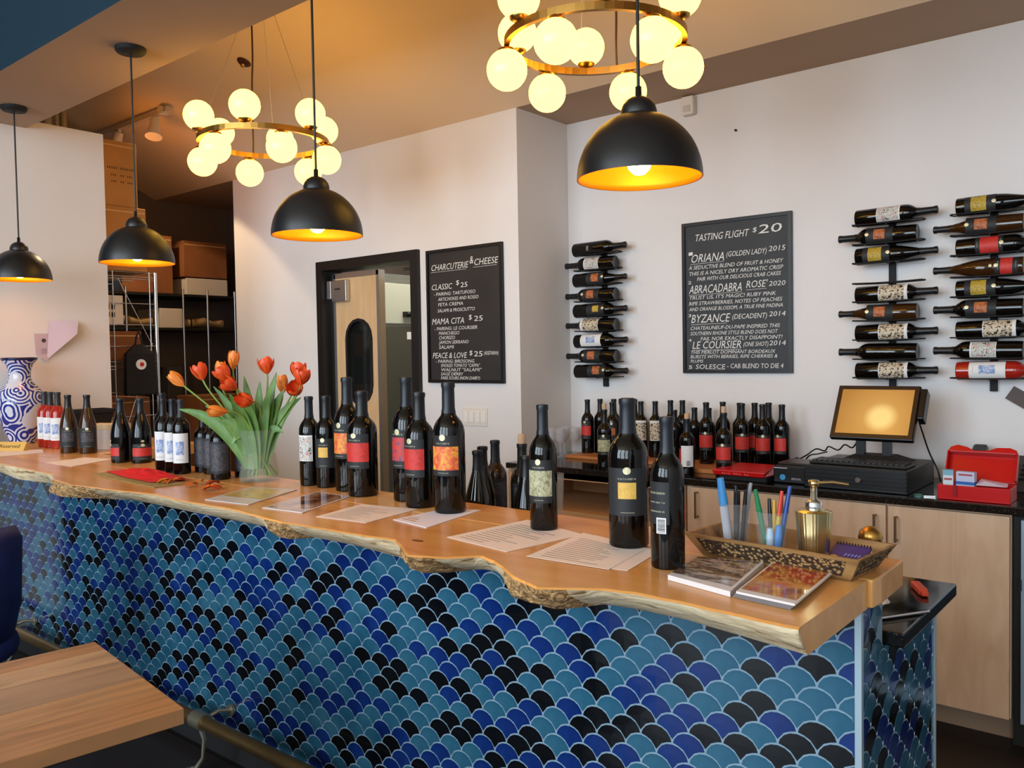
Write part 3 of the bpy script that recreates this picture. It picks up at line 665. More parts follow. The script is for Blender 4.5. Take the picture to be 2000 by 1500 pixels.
style('darklabel', std('grey', 0.10, 0.44, 0.20, 0.36, 62, 40, emb=True))
style('back', [('label', patch(0.30, 0.58, 44, 0.012, 'label', ART['dark'], -38)), ('lettering', lettering(0.50, 30, 0.016, -38, seed=8)), ('lettering', lettering(0.44, 30, 0.012, -38, seed=9)), ('lettering', lettering(0.38, 30, 0.012, -38, seed=10)),
               ('barcode', barcode(0.24, 0.345, 17, -22)), ('front_label', patch(0.26, 0.54, 40, 0.012, 'front_label', ART['dark'], 112)), ('label_art', patch(0.30, 0.43, 40, 0.022, 'label_art', ART['red'], 112))])
style('sepia', [('label', patch(0.30, 0.66, 60, 0.012, 'label', ART['white'])), ('label_art', patch(0.31, 0.62, 58, 0.022, 'label_art', ART['sepia']))])
style('copper', std('copper', 0.28, 0.62, 0.38, 0.52, 60, 34, txt=False)); style('yellow', std('yellow', 0.10, 0.44, 0.17, 0.34, 60, 50, txt=False)); style('smallyellow', std('yellow', 0.28, 0.62, 0.40, 0.52, 60, 26, txt=False))
style('redband', std('red', 0.22, 0.52, 0.27, 0.47, 64, txt=True)); style('plain', [('lettering', lettering(0.30, 20, 0.05, 10, seed=4))])
style('none', [])
style('barcoded', [('label', patch(0.14, 0.52, 50, 0.012, 'label', ART['white'], 0)), ('barcode', barcode(0.15, 0.26, 18, 8)), ('label_art', patch(0.20, 0.46, 26, 0.012, 'label_art', ART['red'], -80))])
m_cork = M('cork', (196, 160, 128), 0.85, var=(90, 0.25))
cork_me = MB().lathe([(0.30, 0.99), (0.33, 1.0), (0.34, 1.09), (0.30, 1.10), (0.0001, 1.10)], 12).mesh('cork', m_cork)
def bottle(label, loc, h, r, shape='B', glass='dark', cap='black', sty='dark', face=-22.0, group=None, axis=None, cork=False, kind='wine_bottle'):
    t = thing(kind, label, 'bottle', loc, group=group)
    if axis is None:
        dcam = Vector((-loc[0], -loc[1], 0)).normalized(); right = Vector((-dcam.y, dcam.x, 0)); fa = math.radians(face)
        f = dcam*math.cos(fa)+right*math.sin(fa)
        t.rotation_euler = (0, 0, math.atan2(f.y, f.x)+PI/2)
    else:
        z = Vector(axis).normalized(); y = Vector((0, 1, 0.0)); y = (Matrix.Rotation(math.radians(face), 3, z) @ (y-z*y.dot(z))).normalized(); x = y.cross(z)
        t.rotation_euler = Matrix((x, y, z)).transposed().to_euler()
    S = (r, r, h)
    inst('glass', body_me[shape, glass], t, scale=S)
    if cork: inst('cork', cork_me, t, scale=S)
    if cap and not (cork and cap == 'none'): inst('capsule', body_me[shape, 'cap', cap], t, scale=S)
    for nm, me in STY[sty]: inst(nm, me, t, scale=S)
    return t
Gb = 'wine bottles standing on the wooden bar'
ZB = ZS+0.0005
BAR = [
 ('leftmost rosé bottle with white label beside the blue vase', -4.726, 1.862, .288, .0370, 'B', 'rose', 'grey', 'white', -25),
 ('middle rosé bottle of the three with white labels', -4.640, 1.856, .288, .0370, 'B', 'rose', 'grey', 'white', -25),
 ('rightmost rosé bottle of the three, next to the dark burgundy bottles', -4.556, 1.858, .288, .0370, 'B', 'rose', 'grey', 'white', -25),
 ('sloping-shouldered amber wine bottle with charcoal label, beside the rosé trio', -4.300, 1.801, .281, .0411, 'U', 'amber', 'black', 'darklabel', -10),
 ('sloping-shouldered amber wine bottle with charcoal label, in front of the white box', -4.190, 1.843, .281, .0407, 'U', 'amber', 'black', 'darklabel', -5),
 ('sloping-shouldered dark bottle showing only a sliver of red label, left of a pair', -3.676, 1.758, .278, .0423, 'U', 'dark', 'slate', 'darkred', -75),
 ('sloping-shouldered dark bottle with a red label band, right of a pair', -3.578, 1.799, .278, .042, 'U', 'dark', 'slate', 'darkred', 8),
 ('tall dark bottle at the back left of the white-label row', -3.345, 1.775, .306, .034, 'B', 'dark', 'slate', 'none', 0),
 ('white-labelled dark wine bottle, left of three in the bottle row', -3.240, 1.722, .288, .033, 'B', 'dark', 'black', 'white', -30),
 ('white-labelled dark wine bottle, middle of three in the bottle row', -3.160, 1.718, .288, .033, 'B', 'dark', 'black', 'white', -16),
 ('white-labelled dark wine bottle, right of three, its whole label showing', -3.086, 1.712, .288, .033, 'B', 'dark', 'grey', 'white', -12),
 ('short dark embossed bottle, leftmost of the small row beside the tulips', -3.062, 1.790, .232, .0345, 'B', 'dark', 'black', 'embossed', -20),
 ('short dark embossed bottle, second of the small row beside the tulips', -2.985, 1.782, .232, .0345, 'B', 'dark', 'black', 'embossed', -20),
 ('short dark embossed bottle, third of the small row beside the tulips', -2.915, 1.770, .232, .0345, 'B', 'dark', 'black', 'embossed', -20),
 ('short dark embossed bottle in front, its scrollwork label facing out', -2.815, 1.712, .235, .036, 'B', 'dark', 'black', 'embossed', -5),
 ('short dark embossed bottle partly behind the glass tulip vase', -2.795, 1.800, .235, .036, 'B', 'dark', 'black', 'embossed', -25),
 ('dark wine bottle with a colourful comic-style white label', -2.411, 1.812, .307, .0354, 'B', 'dark', 'slate', 'comic', -40),
 ('dark wine bottle with a small gold square label, beside the comic-label bottle', -2.325, 1.818, .310, .0375, 'B', 'dark', 'black', 'gold', -22),
 ('tall magnum with orange and yellow label, behind the red-label magnum', -2.205, 1.812, .374, .0437, 'B', 'dark', 'slate', 'orange', -42),
 ('magnum with red label, standing left in front of the wooden door leaf', -2.085, 1.772, .332, .0480, 'B', 'dark', 'black', 'red', -35),
 ('tall magnum with red and purple label in front of the steel refrigerator', -1.897, 1.790, .376, .0449, 'B', 'dark', 'slate', 'redpurple', -42),
 ('magnum with red label between the purple-label and orange-label magnums', -1.785, 1.734, .334, .0445, 'B', 'dark', 'black', 'red', -42),
 ('tallest-looking magnum with orange and yellow label, standing on a white card', -1.645, 1.713, .363, .0448, 'B', 'dark', 'slate', 'orange', -25),
 ('wine bottle with olive-green picture label standing on a menu sheet', -1.288, 1.680, .311, .0352, 'B', 'dark', 'slate', 'olive', -22),
 ('large magnum with small gold square on a charcoal label, on menu sheets', -1.017, 1.644, .334, .0453, 'B', 'dark', 'slate', 'gold', -4),
 ('wine bottle turned to show its barcode, beside the magazines', -0.853, 1.529, .307, .0347, 'B', 'dark', 'slate', 'back', 0),
]
for lb, x, y, h, r, sh, gl, cp, st, fc in BAR:
    on_sheet = 'menu sheet' in lb or 'white card' in lb
    bottle(lb, (x, y, ZB+(0.0022 if on_sheet else 0)), h, r, sh, gl, cp, st, fc, Gb)
# opened bottles on the granite work counter behind the bar
Gw = 'opened bottles on the work counter'
bottle('dark sloping bottle behind the bar, left of the leaning pair', (-1.765, 1.965, 0.9), .302, .043, 'U', 'olive', 'black', 'none', 0, Gw)
bottle('dark sloping bottle behind the bar, right of the leaning pair', (-1.830, 2.062, 0.9), .302, .043, 'U', 'olive', 'black', 'none', 0, Gw)
bottle('brown half-empty bottle with a black back label behind the bar', (-1.860, 2.160, 0.9), .312, .0385, 'B', 'amber', 'black', 'embossed', -5, Gw)
bottle('brown bottle closed with a cork behind the bar', (-1.715, 2.125, 0.9), .312, .0385, 'B', 'olive', 'black', 'embossed', 20, Gw, cork=True)
bottle('dark sloping bottle in front of the corked one behind the bar', (-1.548, 1.935, 0.9), .302, .044, 'U', 'dark', 'black', 'none', 0, Gw)
me_tg = MB().lathe([(0.0001, 0.004), (0.026, 0.0), (0.028, 0.004), (0.036, 0.20), (0.034, 0.20), (0.026, 0.008), (0.0001, 0.008)], 20).mesh('tall_glass', M('tall_glass_clear', (222, 222, 226), 0.03, spec=1.0, alpha=0.14))
for gx, gy, gl_ in ((-1.885, 2.27, 'left of the brown half-empty bottle'), (-1.78, 2.275, 'between the brown and the corked bottles'), (-1.69, 2.26, 'right beside the corked bottle')):
    tag(inst('tall_glass', me_tg, None, (gx, gy, 0.9005)), 'tall clear drinking glass behind the bar, '+gl_, 'glass', 'tall glasses on the work counter')
# bottles on the back counter
Gk = 'wine bottles on the back counter'
BACK = [
 ('leftmost dark bottle on the back counter, with a small red label', -2.775, 4.05, .326, 'red', -30), ('second dark bottle from the left on the back counter', -2.720, 4.10, .328, 'none', 0),
 ('dark bottle behind the corked one on the back counter', -2.639, 4.12, .328, 'none', 0), ('dark bottle with a copper label half hidden behind the gold-label magnum', -2.592, 4.03, .316, 'copper', -10),
 ('dark bottle just right of the gold-label magnum neck', -2.500, 4.12, .330, 'none', 0), ('dark bottle with pale picture label, left of the sepia pair', -2.430, 4.07, .322, 'sepia', -10),
 ('dark bottle with pale picture label, right of the sepia pair', -2.345, 4.08, .324, 'sepia', 0), ('dark back-counter bottle with small gold square label', -2.262, 4.10, .330, 'gold', -5),
 ('short-necked dark bottle behind the barcode bottle, leftmost of its pair', -2.195, 4.02, .284, 'none', 0), ('dark bottle right behind the barcode bottle neck', -2.200, 4.12, .330, 'none', 0),
 ('low dark bottle left of the cork-topped white-label bottle', -2.118, 4.10, .294, 'none', 0), ('low dark bottle right of the cork-topped white-label bottle', -2.050, 4.13, .292, 'none', 0),
 ('dark bottle with dull red label standing on the wooden board', -1.990, 3.98, .331, 'redband', -10), ('tall dark bottle behind the dull red label bottle', -1.955, 4.10, .328, 'none', 0),
 ('dark bottle behind the corked red-label bottle', -1.870, 4.12, .324, 'none', 0), ('red-label bottle, left of the two bright ones above the red box', -1.800, 3.99, .330, 'redband', 0),
 ('dark bottle between the two bright red-label bottles, at the back', -1.785, 4.11, .326, 'redband', 20), ('tall dark bottle behind the right bright red-label bottle', -1.715, 4.12, .328, 'none', 0),
 ('red-label bottle, right of the two bright ones above the red box', -1.690, 3.985, .328, 'redband', 0), ('rightmost dark bottle on the back counter with dull red label', -1.610, 4.03, .326, 'redband', -35),
]
for lb, x, y, h, st, fc in BACK:
    bottle(lb, (x, y, 0.9255 if y > 3.9 else 0.9075), h-0.018, .0365, 'B', 'dark', 'black', st, fc, Gk)
bottle('corked bottle with olive picture label in front of the back-counter row', (-2.43, 3.70, 0.9075), .300, .0375, 'B', 'dark', 'black', 'olive', -10, Gk, cork=True)
bottle('corked bottle with pale barcode label turned sideways on the back counter', (-1.953, 3.70, 0.9075), .268, .037, 'B', 'dark', 'slate', 'barcoded', 0, Gk, cork=True)
bottle('corked bottle with bright red label standing forward on the back counter', (-1.765, 3.71, 0.9075), .302, .037, 'B', 'dark', 'black', 'redband', -12, Gk, cork=True)
m_board = ramp_mat('board_cherry', [(0.3, (176, 104, 52)), (0.7, (204, 134, 76))], scale=(1, 8, 8), nscale=2.5, detail=6, distort=1, rough=0.4)
tag(MB().box(-2.83, -1.57, 3.90, 4.175, 0.9072, 0.9250).build('wooden_board', m_board, bevel=0.003), 'long reddish wooden board under the row of back-counter bottles', 'board')
tag(MB().box(-2.02, -1.83, 3.75, 3.885, 0.9072, 0.928).build('wooden_board', m_board, bevel=0.003), 'small wooden board on the back counter beside the red box', 'board')
# ------------------------------------------------------------------ wall racks with horizontal bottles
ART_W = 4.115
def rack(x, label, levels):
    t = thing('wine_rack', label, 'wine rack', (x, YB, 0))
    MB().box(-0.014, 0.014, -0.022, -0.001, levels[-1]-0.09, levels[0]+0.03).build('stem', m_blackmatte, t)
    for z in levels:
        a = MB()
        for yy in (-0.055, -0.113):
            a.tube([(-0.150, yy, z-0.030), (-0.05, yy, z-0.033), (0.05, yy, z-0.033), (0.150, yy, z-0.030)], 0.0032, n=6)
        for s_ in (-1, 1): a.tube([(0.150*s_, -0.055, z-0.030), (0.158*s_, -0.084, z-0.030), (0.150*s_, -0.113, z-0.030)], 0.0032, n=6)
        a.tube([(0, -0.02, z-0.036), (0, -0.113, z-0.036)], 0.004, n=6)
        a.build('cradle', m_blackmatte, t)
lev = [2.108, 2.017, 1.930, 1.836, 1.750, 1.662, 1.572, 1.482, 1.395]
rack(-2.735, 'black wall rack of nine horizontal bottles in the corner', lev)
rack(-1.140, 'black wall rack with one empty cradle, left of the chalkboard rack pair', lev)
rack(-0.722, 'black wall rack cut by the right edge of the picture', lev)
BLEN, BR = .348, .0405
def rb(xs_, z, dirn, label, shape, glass, sty, grp, face=0.0, tilt=0.0, L_=BLEN):
    ax = (1 if dirn == 'R' else -1, 0, tilt)
    bottle(label, (xs_, ART_W, z), L_, BR, shape, glass, 'black', sty, face, grp, axis=ax, kind='rack_bottle')
Z_ = ['topmost', 'second from the top', 'third from the top', 'fourth from the top', 'middle', 'sixth from the top', 'seventh from the top', 'second from the bottom', 'lowest']
R1 = [('R', 'B', 'dark', 'plain'), ('L', 'B', 'dark', 'comic'), ('R', 'U', 'dark', 'copper'), ('L', 'B', 'dark', 'copper'), ('R', 'B', 'dark', 'smallyellow'), ('L', 'B', 'dark', 'sepia'), ('R', 'B', 'dark', 'white'), ('L', 'B', 'dark', 'copper'), ('R', 'B', 'dark', 'copper')]
DESC = {'plain': 'with bare dark glass', 'comic': 'with a colourful label', 'copper': 'with a small copper label', 'smallyellow': 'with a small yellow label', 'sepia': 'with cream picture label', 'white': 'with a white label', 'yellow': 'with a yellow label band', 'redband': 'with a red label', 'darkred': 'with a red label band', 'none': 'with bare dark glass'}
def fill(x, xl, xr, specs, where, grp):
    for i, sp in enumerate(specs):
        if sp is None: continue
        dr, sh, gl, st = sp
        rb(xl if dr == 'R' else xr, lev[i], dr, 'bottle %s, %s on the %s' % (DESC[st], Z_[i], where), sh, gl, st, grp, face=(10 if dr == 'R' else -10)*-1, tilt=0.012)
fill(-2.735, -2.890, -2.610, R1, 'corner rack', 'bottles on the corner rack')
R2 = [('R', 'B', 'dark', 'comic'), ('L', 'B', 'dark', 'copper'), ('R', 'U', 'dark', 'yellow'), None, ('R', 'B', 'dark', 'sepia'), ('L', 'U', 'amber', 'copper'), ('R', 'B', 'dark', 'sepia'), ('L', 'B', 'dark', 'none'), ('R', 'B', 'dark', 'sepia')]
fill(-1.140, -1.278, -1.012, R2, 'rack above the screen', 'bottles on the rack above the screen')
R3 = [('R', 'U', 'dark', 'yellow'), ('L', 'U', 'amber', 'copper'), ('R', 'B', 'dark', 'redband'), ('L', 'U', 'amber', 'darkred'), ('R', 'U', 'dark', 'yellow'), ('L', 'B', 'dark', 'copper'), ('R', 'B', 'dark', 'sepia'), ('L', 'B', 'dark', 'comic'), ('R', 'B', 'rose', 'white')]
fill(-0.722, -0.852, -0.598, R3, 'right-hand rack', 'bottles on the right-hand rack')

# ------------------------------------------------------------------ chalkboards
def chalkboard(label, x0, x1, z0, z1, yw, slate, lines):
    t = thing('chalkboard', label, 'chalkboard', (0, 0, 0))
    MB().box(x0+0.015, x1-0.015, yw-0.012, yw-0.001, z0+0.015, z1-0.015).build('slate', slate, t)
    f = MB(); b_ = 0.018; ya, yb = yw-0.022, yw-0.001
    f.box(x0, x1, ya, yb, z1-b_, z1); f.box(x0, x1, ya, yb, z0, z0+b_); f.box(x0, x0+b_, ya, yb, z0+b_, z1-b_); f.box(x1-b_, x1, ya, yb, z0+b_, z1-b_); f.build('frame', m_black, t)
    W, H_ = x1-x0, z1-z0
    for (u, v, wd, hh, s_, sh_) in lines:
        me = text_mesh('chalk_text', s_, m_chalk, width=wd*W, height=hh*H_, shear=sh_)
        inst('chalk_text', me, t, mat=Matrix.Translation((x0+u*W, yw-0.0135, z1-v*H_)) @ UPR)
    return t
B2 = [(0.12, 0.125, 0.50, 0.045, 'TASTING FLIGHT', 0.22), (0.66, 0.105, 0.035, 0.03, '$', 0.2), (0.71, 0.118, 0.20, 0.055, '20', 0.2),
 (0.06, 0.215, 0.04, 0.022, '1', 0.1), (0.08, 0.265, 0.32, 0.055, 'ORIANA', 0.25), (0.42, 0.245, 0.36, 0.034, '(GOLDEN LADY)', 0.2), (0.80, 0.235, 0.14, 0.032, '2015', 0.2),
 (0.06, 0.310, 0.86, 0.025, 'A SEDUCTIVE BLEND OF FRUIT & HONEY', 0.25), (0.06, 0.350, 0.86, 0.025, 'THIS IS A NICELY DRY AROMATIC CRISP', 0.25), (0.14, 0.388, 0.76, 0.025, 'PAIR WITH OUR DELICIOUS CRAB CAKES', 0.25),
 (0.05, 0.405, 0.035, 0.020, '2', 0.1), (0.06, 0.470, 0.50, 0.055, 'ABRACADABRA', 0.2), (0.60, 0.455, 0.18, 0.045, "ROSE'", 0.2), (0.80, 0.452, 0.14, 0.030, '2020', 0.2),
 (0.06, 0.510, 0.80, 0.024, "TRUST US, IT'S MAGIC! RUBY PINK", 0.25), (0.06, 0.548, 0.85, 0.024, 'RIPE STRAWBERRIES, NOTES OF PEACHES', 0.25), (0.06, 0.586, 0.86, 0.024, 'AND ORANGE BLOSSOM, A TRUE FINE PADINA', 0.25),
 (0.05, 0.625, 0.03, 0.020, '3', 0.1), (0.08, 0.665, 0.36, 0.055, 'BYZANCE', 0.22), (0.47, 0.650, 0.31, 0.032, '(DECADENT)', 0.2), (0.80, 0.642, 0.14, 0.030, '2014', 0.2),
 (0.07, 0.712, 0.82, 0.024, 'CHATEAUNEUF-DU-PAPE INSPIRED THIS', 0.25), (0.07, 0.748, 0.80, 0.024, 'SOUTHERN RHONE STYLE BLEND DOES NOT', 0.25), (0.17, 0.784, 0.74, 0.024, "FAIL NOR EXACTLY DISAPPOINT!", 0.25),
 (0.05, 0.790, 0.03, 0.020, '4', 0.1), (0.09, 0.838, 0.46, 0.050, 'LE COURSIER', 0.2), (0.57, 0.828, 0.22, 0.028, '(ONE SHOT)', 0.2), (0.80, 0.825, 0.14, 0.030, '2014', 0.2),
 (0.07, 0.872, 0.78, 0.022, 'THIS MERLOT DOMINANT BORDEAUX', 0.25), (0.07, 0.902, 0.80, 0.022, 'BURSTS WITH BERRIES, RIPE CHERRIES &', 0.25), (0.07, 0.930, 0.12, 0.020, 'PLUMS', 0.25),
 (0.05, 0.972, 0.035, 0.024, '5', 0.1), (0.12, 0.972, 0.28, 0.030, 'SOLESCE', 0.15), (0.42, 0.968, 0.50, 0.030, '- CAB BLEND TO DIE 4', 0.1)]
B1 = [(0.06, 0.155, 0.50, 0.046, 'CHARCUTERIE', 0.22), (0.585, 0.130, 0.05, 0.055, '&', 0.1), (0.64, 0.145, 0.30, 0.046, 'CHEESE', 0.22),
 (0.06, 0.300, 0.28, 0.042, 'CLASSIC', 0.22), (0.40, 0.275, 0.04, 0.035, '$', 0.1), (0.46, 0.295, 0.09, 0.036, '25', 0.1),
 (0.09, 0.345, 0.56, 0.025, '- PAIRING: TARTUFOSO', 0.2), (0.15, 0.385, 0.54, 0.025, 'ARTICHOKES AND ROSSO', 0.2), (0.15, 0.425, 0.34, 0.025, 'FETA CREMA', 0.2), (0.14, 0.470, 0.50, 0.025, 'SALAMI & PROSCIUTTO', 0.2),
 (0.06, 0.560, 0.44, 0.045, 'MAMA CITA', 0.2), (0.56, 0.535, 0.04, 0.035, '$', 0.1), (0.63, 0.548, 0.11, 0.038, '25', 0.1),
 (0.09, 0.605, 0.58, 0.025, '- PAIRING: LE COURSIER', 0.2), (0.15, 0.640, 0.28, 0.025, 'MANCHEGO', 0.2), (0.15, 0.674, 0.22, 0.025, 'CHORIZO', 0.2), (0.15, 0.708, 0.40, 0.025, 'JAMON SERRANO', 0.2), (0.15, 0.745, 0.20, 0.026, 'SALAMI', 0.2),
 (0.06, 0.815, 0.46, 0.042, 'PEACE & LOVE', 0.2), (0.56, 0.795, 0.04, 0.034, '$', 0.1), (0.62, 0.805, 0.11, 0.038, '25', 0.1), (0.75, 0.795, 0.18, 0.026, '(VEGETARIAN)', 0.1),
 (0.10, 0.850, 0.52, 0.024, '- PAIRING: BIRDSONG', 0.2), (0.17, 0.882, 0.52, 0.024, 'SMOKED TOMATO "CAPPA"', 0.2), (0.17, 0.914, 0.54, 0.024, 'WALNUT "SALAMI"', 0.2), (0.17, 0.944, 0.30, 0.022, 'SAGE DERBY', 0.2), (0.17, 0.975, 0.52, 0.024, 'FARE SOURS (NON DAIRY)', 0.2)]
c2 = chalkboard('slate-grey chalkboard with tasting flight list on the back wall', -2.226, -1.616, 1.384, 2.198, YB, m_slate, B2)
c1 = chalkboard('dark brown chalkboard with charcuterie and cheese menu beside the kitchen door', -3.715, -3.107, 1.338, 2.146, YD, m_slate2, B1)
def underline(par, x0, x1, z, yw): MB().tube([(x0, yw-0.0138, z), ((x0+x1)/2, yw-0.0138, z+0.001), (x1, yw-0.0138, z+0.002)], 0.0012, n=5).build('chalk_line', m_chalk, par)
W2, H2 = 0.61, 0.814
for u0, u1, v in ((0.08, 0.40, 0.275), (0.06, 0.56, 0.48), (0.60, 0.78, 0.468), (0.08, 0.42, 0.677), (0.09, 0.55, 0.848), (0.12, 0.40, 0.980)): underline(c2, -2.226+u0*W2, -2.226+u1*W2, 2.198-v*H2, YB)
for u0, u1, v in ((0.06, 0.54, 0.166), (0.63, 0.93, 0.158)): underline(c1, -3.715+u0*W2, -3.715+u1*W2, 2.146-v*H2, YD)

# ------------------------------------------------------------------ sheets, magazines and cards on the bar
def sheet(name, label, cat, quad, z, th, mat, prints=(), group=None, curl=0.0):
    """thin lying sheet from four world corners (front-left, back-left, back-right, front-right)"""
    t = thing(name, label, cat, (0, 0, 0), group=group)
    m = MB().prism([quad[0], quad[3], quad[2], quad[1]], z, z+th); m.build('page', mat, t)
    def P(u, v): a = Vector(quad[0]).lerp(Vector(quad[3]), u); b = Vector(quad[1]).lerp(Vector(quad[2]), u); return a.lerp(b, v)
    for nm, rects, pm in prints:
        g_ = MB()
        for (u0, v0, u1, v1) in rects: g_.add([(*P(u, v), z+th+0.0003) for u, v in ((u0, v0), (u1, v0), (u1, v1), (u0, v1))], [(0, 1, 2, 3)])
        g_.build(nm, pm, t)
    return t
m_sheet = M('menu_paper', (232, 216, 204), 0.7); m_pr = M('menu_print', (150, 134, 126), 0.8)
def lines(seed, n_=13, v0=0.08, v1=0.86, u0=0.10):
    rq = random.Random(seed); out = []
    for i in range(n_):
        v = v0+(v1-v0)*i/n_; u = u0+rq.random()*0.03; out.append((u, v, u+0.35+rq.random()*0.42, v+0.013))
    return out
ZP = ZS+0.0006
sheet('menu_sheet', 'plain sheet of paper at the far left end of the bar', 'paper', [(-4.41, 1.52), (-4.68, 1.60), (-4.585, 1.79), (-4.40, 1.72)], ZP, 0.0008, m_sheet)
sheet('menu_sheet', 'blank cream sheet in front of the amber burgundy bottles', 'paper', [(-3.955, 1.551), (-3.999, 1.74), (-3.813, 1.787), (-3.696, 1.554)], ZP, 0.0008, m_sheet)
sheet('menu_sheet', 'menu sheet lying before the red-label magnums', 'paper', [(-1.906, 1.447), (-1.953, 1.650), (-1.752, 1.690), (-1.722, 1.47)], ZP, 0.001, m_sheet, [('print', lines(3), m_pr)])
sheet('menu_sheet', 'menu sheet under the olive-label bottle', 'paper', [(-1.421, 1.466), (-1.394, 1.745), (-1.167, 1.679), (-1.203, 1.432)], ZP, 0.001, m_sheet, [('print', lines(4), m_pr), ('logo', [(0.42, 0.90, 0.58, 0.94)], M('logo_tan', (196, 150, 100), 0.7))])
sheet('menu_sheet', 'lower menu sheet of the pair under the gold-square magnum', 'paper', [(-1.10, 1.43), (-1.14, 1.69), (-0.93, 1.63), (-0.90, 1.447)], ZP, 0.0007, m_sheet)
sheet('menu_sheet', 'upper menu sheet of the pair under the gold-square magnum', 'paper', [(-1.141, 1.423), (-1.177, 1.693), (-0.968, 1.64), (-0.934, 1.432)], ZP+0.0008, 0.0007, m_sheet, [('print', lines(6), m_pr)])
t = sheet('white_card', 'white card under the orange-label magnum', 'card', [(-1.693, 1.54), (-1.690, 1.75), (-1.590, 1.78), (-1.541, 1.515)], ZP, 0.0016, M('card_white', (232, 226, 234), 0.6), [('print', [(0.08, 0.1, 0.5, 0.13), (0.1, 0.18, 0.42, 0.21), (0.06, 0.26, 0.34, 0.28)], M('card_gold', (196, 150, 110), 0.7))])
sheet('magazine', 'open brochure with yellow artwork beside the tulip vase', 'magazine', [(-2.432, 1.422), (-2.53, 1.655), (-2.35, 1.71), (-2.233, 1.447)], ZP, 0.002, M('brochure_grey', (206, 204, 204), 0.3), [('picture', [(0.06, 0.30, 0.94, 0.94)], ramp_mat('pic_yellow', [(0.3, (206, 196, 180)), (0.45, (206, 166, 74)), (0.6, (226, 196, 110)), (0.75, (150, 130, 110))], nscale=14, rough=0.25, coat=0.4))])
sheet('magazine', 'glossy brochure with brown picture beside the comic-label bottle', 'magazine', [(-2.152, 1.441), (-2.255, 1.72), (-2.09, 1.72), (-1.983, 1.458)], ZP, 0.002, M('brochure_white', (222, 214, 212), 0.3), [('picture', [(0.04, 0.05, 0.96, 0.97)], ramp_mat('pic_brown', [(0.3, (60, 36, 28)), (0.42, (150, 84, 44)), (0.55, (206, 150, 110)), (0.7, (230, 208, 186))], nscale=13, rough=0.12, coat=0.8))])
q1 = [(-0.802, 1.436), (-0.822, 1.600), (-0.694, 1.64), (-0.656, 1.399)]
t = sheet('magazine', 'brochure with a brown crowd photograph beside the barcode bottle', 'magazine', q1, ZP, 0.010, M('brochure_white', (222, 214, 212), 0.3), [('picture', [(0.0, 0.12, 0.95, 1.0)], ramp_mat('pic_crowd', [(0.3, (40, 32, 32)), (0.45, (110, 84, 70)), (0.55, (196, 176, 160)), (0.7, (90, 80, 84))], scale=(1, 3, 1), nscale=20, rough=0.15, coat=0.6))])
q2 = [(-0.652, 1.401), (-0.682, 1.64), (-0.560, 1.63), (-0.541, 1.388)]
for k in range(3):
    q_ = [(x+0.004*k, y-0.002*k) for x, y in q2]
    if k < 2: sheet('magazine', ('lowest' if k == 0 else 'middle')+' brochure under the red and yellow one', 'magazine', q_, ZP+0.0045*k, 0.004, M('brochure_dark', (110, 104, 104), 0.3), group='stacked brochures')
    else: sheet('magazine', 'top brochure with red and yellow market picture', 'magazine', q_, ZP+0.0045*k, 0.004, M('brochure_white', (222, 214, 212), 0.3), [('picture', [(0.03, 0.08, 0.97, 1.0)], ramp_mat('pic_market', [(0.28, (110, 30, 40)), (0.4, (176, 90, 44)), (0.5, (206, 140, 50)), (0.6, (190, 52, 36)), (0.75, (206, 160, 96))], nscale=17, rough=0.12, coat=0.8))], group='stacked brochures')
# red tissue, bamboo mat, loose petals
t = thing('tissue_cloth', 'crumpled bright red tissue lying on a bamboo mat', 'cloth', (-3.13, 1.585, ZP+0.004))
g_ = MB(); nu, nv = 22, 12; rq = random.Random(9)
for i in range(nu+1):
    for j in range(nv+1):
        u, v = i/nu, j/nv; x = (u-0.5)*0.46+0.04*(v-.5); y = (v-0.5)*0.15*(1-0.35*abs(u-0.5))-0.05*(u-0.5)
        z = 0.002+0.026*max(0, math.sin(PI*u)*math.sin(PI*v))*(0.4+0.6*rq.random())
        g_.v.append((x+0.006*rq.random(), y, z))
for i in range(nu):
    for j in range(nv): g_.f.append([i*(nv+1)+j, (i+1)*(nv+1)+j, (i+1)*(nv+1)+j+1, i*(nv+1)+j+1]); g_.m.append(0); g_.smooth.append(False)
g_.build('tissue', M('tissue_red', (206, 8, 16), 0.75), t)
t = thing('bamboo_mat', 'thin bamboo mat under the red tissue', 'mat', (-3.09, 1.53, ZP), -0.06)
st = MB().box(-0.28, 0.28, -0.003, 0.003, 0, 0.003).mesh('slat', ramp_mat('bamboo', [(0.3, (120, 96, 50)), (0.7, (176, 146, 86))], scale=(8, 1, 1), nscale=6, rough=0.6))
for k in range(16): inst('slat', st, t, (0.0, -0.055+0.0072*k, 0))
rq = random.Random(4); m_pet = [M('petal_orange_%d' % i, c, 0.6, var=(60, 0.2)) for i, c in enumerate(((196, 96, 26), (214, 132, 40), (176, 62, 24)))]
